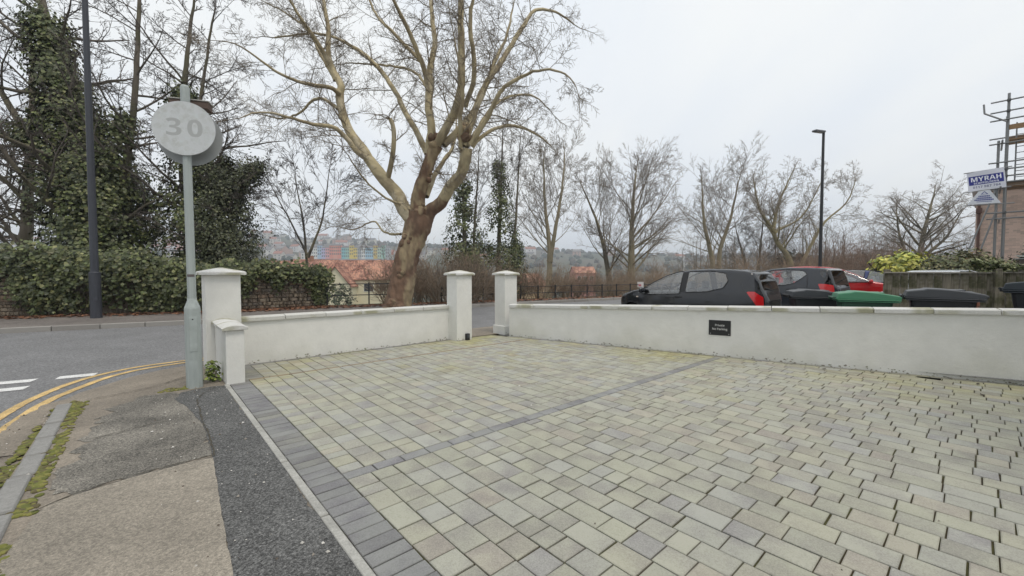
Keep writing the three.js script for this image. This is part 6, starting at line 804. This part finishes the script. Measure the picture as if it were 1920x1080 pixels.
{ // grit, chips and dead leaves lying about
  const g = thing('loose_grit', 'scattered pale grit and chips on the pavement and drive', 'grit', [0, 0, 0]), r = rng(895), m = new MB(); g.userData.kind = 'stuff';
  for (let k = 0; k < 520; k++) { const drv = r() < 0.25, a = drv ? r() * 7 - 1 : 1.5 + r() * 5, b = drv ? 1 + r() * 5 : (r() < 0.5 ? -1.05 + r() * 0.45 : r() * 0.72), [x, z] = ab(a, b), s = 0.0025 + Math.pow(r(), 3) * 0.008, y = drv ? 0.007 : b < -0.74 ? -0.028 : 0.012, c = [[0.5, 0.48, 0.44], [0.3, 0.27, 0.23], [0.62, 0.6, 0.56], [0.12, 0.1, 0.08]][Math.floor(r() * 4)], t = r() * 6; const P = [0, 1, 2, 3].map((i) => [x + Math.cos(t + i * 1.57) * s * (0.7 + r()), y - 0.002, z - Math.sin(t + i * 1.57) * s * (0.7 + r())]), top = [x, y + s * 0.9, z]; for (let i = 0; i < 4; i++) m.poly([P[i], P[(i + 1) % 4], top], c); }
  stuffPart('chips', m.geo(), plain(1, 1, 1, 0.95, { vertexColors: true }), g);
  const lm = plain(0.05, 0.035, 0.025, 0.8, { side: THREE.DoubleSide }); const lg = (() => { const q = new THREE.PlaneGeometry(0.07, 0.035, 6, 3), p = q.attributes.position; for (let i = 0; i < p.count; i++) { const x = p.getX(i) / 0.035; p.setY(i, p.getY(i) * Math.max(0.05, 1 - x * x)); p.setZ(i, 0.012 * x * x + 0.25 * Math.abs(p.getY(i))); } q.rotateX(-Math.PI / 2); q.computeVertexNormals(); return q; })();
  for (const [s, d, k] of [[6.15, 0.22, 0], [6.95, 0.06, 1], [7.15, 0.3, 2], [5.25, 0.07, 3], [7.0, 0.95, 4], [5.6, 0.3, 5], [3.1, 0.2, 6]]) { const l = mesh(numbered('dead_leaf'), lg, lm, scene); tag(l, 'dark curled dead leaf lying on the paving near the long wall', 'leaf', 'dead leaves near the long wall'); l.position.set(RW0[0] + RWd[0] * s + RWn[0] * d, 0.010, RW0[1] + RWd[1] * s + RWn[1] * d); l.rotation.y = k * 1.9; }
  const tw = mesh(numbered('twig'), (() => { const q = new MB(); q.tube([[-0.1, 0, 0], [-0.03, 0.006, 0.012], [0.05, 0.004, -0.004], [0.11, 0.008, 0.02]], [0.005, 0.0055, 0.004, 0.002], 6); q.tube([[-0.02, 0.006, 0.01], [0.03, 0.01, 0.05]], [0.003, 0.0015], 5); return q.geo(); })(), plain(0.04, 0.032, 0.026, 0.9), scene); tag(tw, 'short dark twig lying in the gutter beside the old kerb', 'twig'); { const [x, z] = ab(5.0, -0.86); tw.position.set(x, -0.027, z); tw.rotation.y = 0.3; }
}

// ---------- the town across the valley ----------
const P3 = (px, Z) => (px - 960) / 780 * Z;
function gableHouse(name, label, pos, turn, w, d, h, rise, wallM, roofM, opt = {}) {
  const g = thing(name, label, 'house', pos, turn, opt.group), m = new MB(), o = 0.25; m.box(-w / 2, -6, -d / 2, w / 2, h, d / 2); m.poly([[-w / 2, h, d / 2], [-w / 2, h + rise, 0], [-w / 2, h, -d / 2]]); m.poly([[w / 2, h, -d / 2], [w / 2, h + rise, 0], [w / 2, h, d / 2]]); mesh('wall', m.geo(), wallM, g);
  const r = new MB(), t = 0.14, sl = rise / (d / 2), e = d / 2 + o, ye = h - o * sl; for (const s of [1, -1]) { const P = [[-w / 2 - o, ye, s * e], [w / 2 + o, ye, s * e], [w / 2 + o, h + rise, 0], [-w / 2 - o, h + rise, 0]], Q = P.map(([x, y, z]) => [x, y + t, z]); if (s < 0) { P.reverse(); Q.reverse(); } r.poly(Q); r.poly([...P].reverse()); for (let k = 0; k < 4; k++) { const l = (k + 1) % 4; r.poly([P[k], P[l], Q[l], Q[k]]); } } mesh('roof', r.geo(), roofM, g);
  const dk = plain(0.05, 0.055, 0.06, 0.25), fr = plain(0.72, 0.72, 0.7, 0.6);
  for (const [x, y, ww, hh] of opt.windows || []) { const q = mesh('window', new THREE.BoxGeometry(ww + 0.16, hh + 0.16, 0.08), fr, g); q.position.set(x, y, d / 2 + 0.03); mesh('pane', new THREE.BoxGeometry(ww, hh, 0.03), dk, q).position.z = 0.04; }
  if (opt.chimney) mesh('chimney', rbox(0.7, 1.5, 0.6, 0.03, 1), plain(0.3, 0.16, 0.1, 0.9), g).position.set(opt.chimney, h + rise + 0.3, 0);
  return g;
}
{
  const tile = (seed) => std({ color: lin(0.56, 0.27, 0.18), roughness: 0.9, map: tex(256, (u, v, i, j) => { const row = pnoise(u * 64, Math.floor(v * 40), 64, seed), p = pfbm(u, v, 6, seed, 4), q = (v * 40) % 1 < 0.25 ? 0.78 : 1; const s = (0.62 + row * 0.4 + (p - 0.5) * 0.7) * q; return [s, s * (0.9 + 0.25 * p), s * (0.9 + 0.3 * p)]; }, 10) });
  const cream = plain(0.72, 0.66, 0.48, 0.9), brick = plain(0.42, 0.13, 0.075, 0.9), timber = plain(0.07, 0.05, 0.04, 0.9), roofA = tile(901), roofB = tile(903);
  const Z = 72, gy = -5;
  gableHouse('red_roof_house', 'long house with an orange tiled roof across the valley', [P3(668, Z), 0, -Z - 3], 0.06, 12.5, 8, 0.4, 3.2, cream, roofA, { windows: [[2.2, -1.1, 1.5, 1.2], [4.6, -1.0, 1.0, 1.2]] });
  const gb = gableHouse('red_roof_house', 'cream timbered gable house with an orange roof across the valley', [P3(648, Z), 0, -Z + 1.2], Math.PI / 2 + 0.06, 7, 4.7, -0.6, 3.0, cream, roofB, {}); 
  for (const [p, q] of [[[3.53, -0.5, -2.2], [3.53, -0.5, 2.2]], [[3.53, -3.4, -1.6], [3.53, -0.5, -1.6]], [[3.53, -3.4, 1.7], [3.53, -0.3, 1.7]]]) mesh('timber', bar(p, q, 0.11, 4), timber, gb); for (const z of [-1.0, 0.7]) { const w = mesh('window', rbox(0.07, 1.1, 0.7, 0.01, 1), plain(0.6, 0.6, 0.56, 0.6), gb); w.position.set(3.53, -1.9, z); mesh('pane', rbox(0.03, 0.95, 0.55, 0.005, 1), plain(0.05, 0.055, 0.06, 0.3), w).position.x = 0.035; }
  gableHouse('red_roof_house', 'red brick gabled house beside the cream timbered gable', [P3(617, Z), 0, -Z - 0.5], 0.06, 4.2, 6, -0.3, 2.0, brick, roofA, { windows: [[0.6, -1.6, 0.8, 1.0]] });
  gableHouse('red_roof_house', 'orange roofed house with pale gables behind the bare sapling', [P3(560, 84), 0, -84], -0.2, 13, 8, 0.6, 3.2, cream, roofB, { chimney: 3 });
  gableHouse('red_roof_house', 'small pale gabled house with an orange roof beside the ivy wall', [P3(524, 88), 0, -88], Math.PI / 2 - 0.2, 9, 6.5, 0.9, 3.0, cream, roofA, {});
  gableHouse('red_roof_house', 'orange roofed house standing higher behind the bare sapling', [P3(590, 100), 0, -101], 0.15, 10, 8, 1.2, 3.4, brick, roofB, { chimney: -2 });
  gableHouse('red_roof_house', 'red brick house with a low orange roof far beyond the railing', [P3(1092, 150), -3, -150], 0.1, 7.5, 8, 4.4, 2.2, plain(0.5, 0.24, 0.2, 0.9), roofA, { windows: [[-2.2, 2.6, 1.2, 1.3], [0, 2.6, 1.2, 1.3], [2.2, 2.6, 1.2, 1.3]] });
  gableHouse('red_roof_house', 'low tan house beside the ivy covered trees beyond the railing', [P3(985, 70), -1.4, -70], 0.5, 5, 5, 0.6, 2.0, plain(0.5, 0.36, 0.22, 0.9), tile(905), {});
  // terraces of painted houses on the far slope, in two tiers
  const slate = plain(0.16, 0.15, 0.15, 0.9), cols = [['white', [0.72, 0.72, 0.68]], ['cream', [0.70, 0.64, 0.48]], ['pale blue', [0.38, 0.52, 0.66]], ['lilac', [0.50, 0.46, 0.66]], ['pink', [0.70, 0.36, 0.36]], ['coral', [0.70, 0.26, 0.18]], ['salmon', [0.72, 0.34, 0.24]], ['teal', [0.22, 0.52, 0.55]], ['sea green', [0.34, 0.56, 0.48]], ['yellow', [0.74, 0.56, 0.10]], ['mustard', [0.62, 0.46, 0.12]], ['sky blue', [0.36, 0.56, 0.68]], ['grey', [0.42, 0.43, 0.44]], ['mint', [0.5, 0.62, 0.5]], ['lavender', [0.5, 0.5, 0.68]]];
  const dk = plain(0.09, 0.10, 0.12, 0.4), orders = [[0, 0, 2, 3, 4, 5, 6, 5, 7, 8, 9, 9, 12, 0, 11, 11, 10, 13, 8, 12], [10, 12, 2, 14, 12, 1, 0, 1, 8, 12, 14, 4, 12, 0, 4, 14, 12, 1, 3, 12]];
  const kinds = {};
  orders.forEach((ord, tier) => ord.forEach((ci, k) => {
    const px = 588 + k * 7.4 + tier * 3, Zt = tier ? 430 : 470, [nm, c] = cols[ci], yTop = tier ? 489 : 465 - (hash3(k, 3, 2) > 0.7 ? 4 : 0), y = 1.4 + (512 - yTop) / 780 * Zt, hgt = tier ? 9 : 13;
    const lab = nm + (tier ? ' low house in the lower painted terrace across the valley' : ' tall house in the upper painted terrace across the valley');
    const g = thing('terraced_house', lab, 'house', [P3(px, Zt), y - hgt, -Zt], 0.05, (tier ? 'lower ' : 'upper ') + nm + ' terraced houses'); const w = 7.3 / 780 * Zt;
    mesh('wall', new THREE.BoxGeometry(w, hgt + 8, 9).translate(0, hgt / 2 - 4, 0), kinds[nm] ??= plain(...c, 0.9), g); const r = new MB(), pk = tier ? 2.0 : 2.4; r.poly([[-w / 2, hgt, 4.8], [w / 2, hgt, 4.8], [w / 2, hgt + pk, 0], [-w / 2, hgt + pk, 0]]); r.poly([[w / 2, hgt, -4.8], [-w / 2, hgt, -4.8], [-w / 2, hgt + pk, 0], [w / 2, hgt + pk, 0]]); r.poly([[-w / 2, hgt, -4.8], [-w / 2, hgt, 4.8], [-w / 2, hgt + pk, 0]]); r.poly([[w / 2, hgt, 4.8], [w / 2, hgt, -4.8], [w / 2, hgt + pk, 0]]); mesh('roof', r.geo(), slate, g);
    for (let f = 0; f < (tier ? 2 : 3); f++) for (const x of [-0.25, 0.25]) mesh('window', new THREE.BoxGeometry(1.1, 1.8, 0.12), dk, g).position.set(x * w, hgt - 2.2 - f * 3.6, 4.53); if (tier) mesh('garage_door', new THREE.BoxGeometry(2.6, 2.4, 0.12), dk, g).position.set(0, hgt - 8.4, 4.53);
  }));
  // more houses up the slope, and along the valley to either side
  const far = (k) => [[0.62, 0.60, 0.55], [0.52, 0.48, 0.42], [0.45, 0.30, 0.24], [0.58, 0.55, 0.47], [0.66, 0.65, 0.64]][k % 5], fm = [0, 1, 2, 3, 4].map((k) => plain(...far(k), 0.9)), fr = [slate, plain(0.3, 0.13, 0.09, 0.9), plain(0.22, 0.2, 0.19, 0.9)], r = rng(931);
  const protos = []; for (let k = 0; k < 5; k++) { const g = gableHouse('hillside_house', [['off white', 'slate grey'], ['stone coloured', 'red brown'], ['red brick', 'grey'], ['cream', 'slate grey'], ['bright white', 'red brown']][k].join(' house with a ') + ' roof among trees on the far hillside', [0, 0, 0], 0, 7 + k * 1.5, 7, 5.5, 2.6, fm[k], fr[k % 3], { group: ['off white', 'stone coloured', 'red brick', 'cream', 'bright white'][k] + ' houses scattered over the far hillside', windows: [[-2, 3.6, 1.1, 1.4], [2, 3.6, 1.1, 1.4], [-2, 1.0, 1.1, 1.4], [2, 1.0, 1.1, 1.4]] }); protos.push(g); }
  let n = 0; for (let k = 0; n < 170; k++) { const px = -40 + r() * (n < 130 ? 800 : 1400), Z = 500 + r() * 430, x = P3(px, Z), y = groundHeight(x, -Z); const p = protos[n % 5], turn = (r() - 0.5) * 0.9, s = 0.9 + r() * 0.8; if (n < 5) { p.position.set(x, y, -Z); p.rotation.y = turn; p.scale.setScalar(s); } else copy(p, [x, y, -Z], turn, undefined, s); n++; }
  // hillside woods: crowns far off that read as one mass
  const P = [], Q = new THREE.IcosahedronGeometry(1, 2); { const p = Q.attributes.position; for (let i = 0; i < p.count; i++) { const f = 0.7 + 0.6 * noise3(p.getX(i) * 2.4 + 5, p.getY(i) * 2.4, p.getZ(i) * 2.4); p.setXYZ(i, p.getX(i) * f, p.getY(i) * f, p.getZ(i) * f); } Q.computeVertexNormals(); }
  for (let k = 0; k < 2600; k++) { const Z = 280 + Math.pow(r(), 0.7) * 760, px = -300 + r() * 2500, x = P3(px, Z); if (fbm(x * 0.01, Z * 0.01, 8) < 0.42) continue; if (px > 575 && px < 745 && Z > 380 && Z < 478) continue; P.push([x, groundHeight(x, -Z) + 1.5, -Z, 2.2 + r() * 3.6]); }
  for (let k = 0; k < 700; k++) { const Z = 130 + r() * 200, px = -300 + r() * 2500, x = P3(px, Z); if (px > 480 && px < 730) continue; P.push([x, groundHeight(x, -Z) + 1.0, -Z, 1.6 + r() * 2.4]); }
  const g = thing('far_woodland', 'grey brown trees massed over the far hillside', 'woodland', [0, 0, 0]); g.userData.kind = 'stuff'; const im = new THREE.InstancedMesh(Q, std({ color: 0xffffff, roughness: 1 }), P.length), M4 = new THREE.Matrix4(), c = new THREE.Color(); P.forEach((p, i) => { M4.compose(V(p[0], p[1], p[2]), new THREE.Quaternion().setFromAxisAngle(V(0, 1, 0), r() * 6), V(p[3], p[3] * (0.8 + 0.5 * r()), p[3])); im.setMatrixAt(i, M4); const t = [[0.07, 0.065, 0.05], [0.055, 0.065, 0.04], [0.09, 0.075, 0.055], [0.045, 0.055, 0.04]][Math.floor(r() * 4)]; im.setColorAt(i, c.setRGB(...t)); }); im.name = 'tree_crowns'; im.castShadow = im.receiveShadow = true; im.userData.kind = 'stuff'; g.add(im);
}
renderer.render(scene, camera);
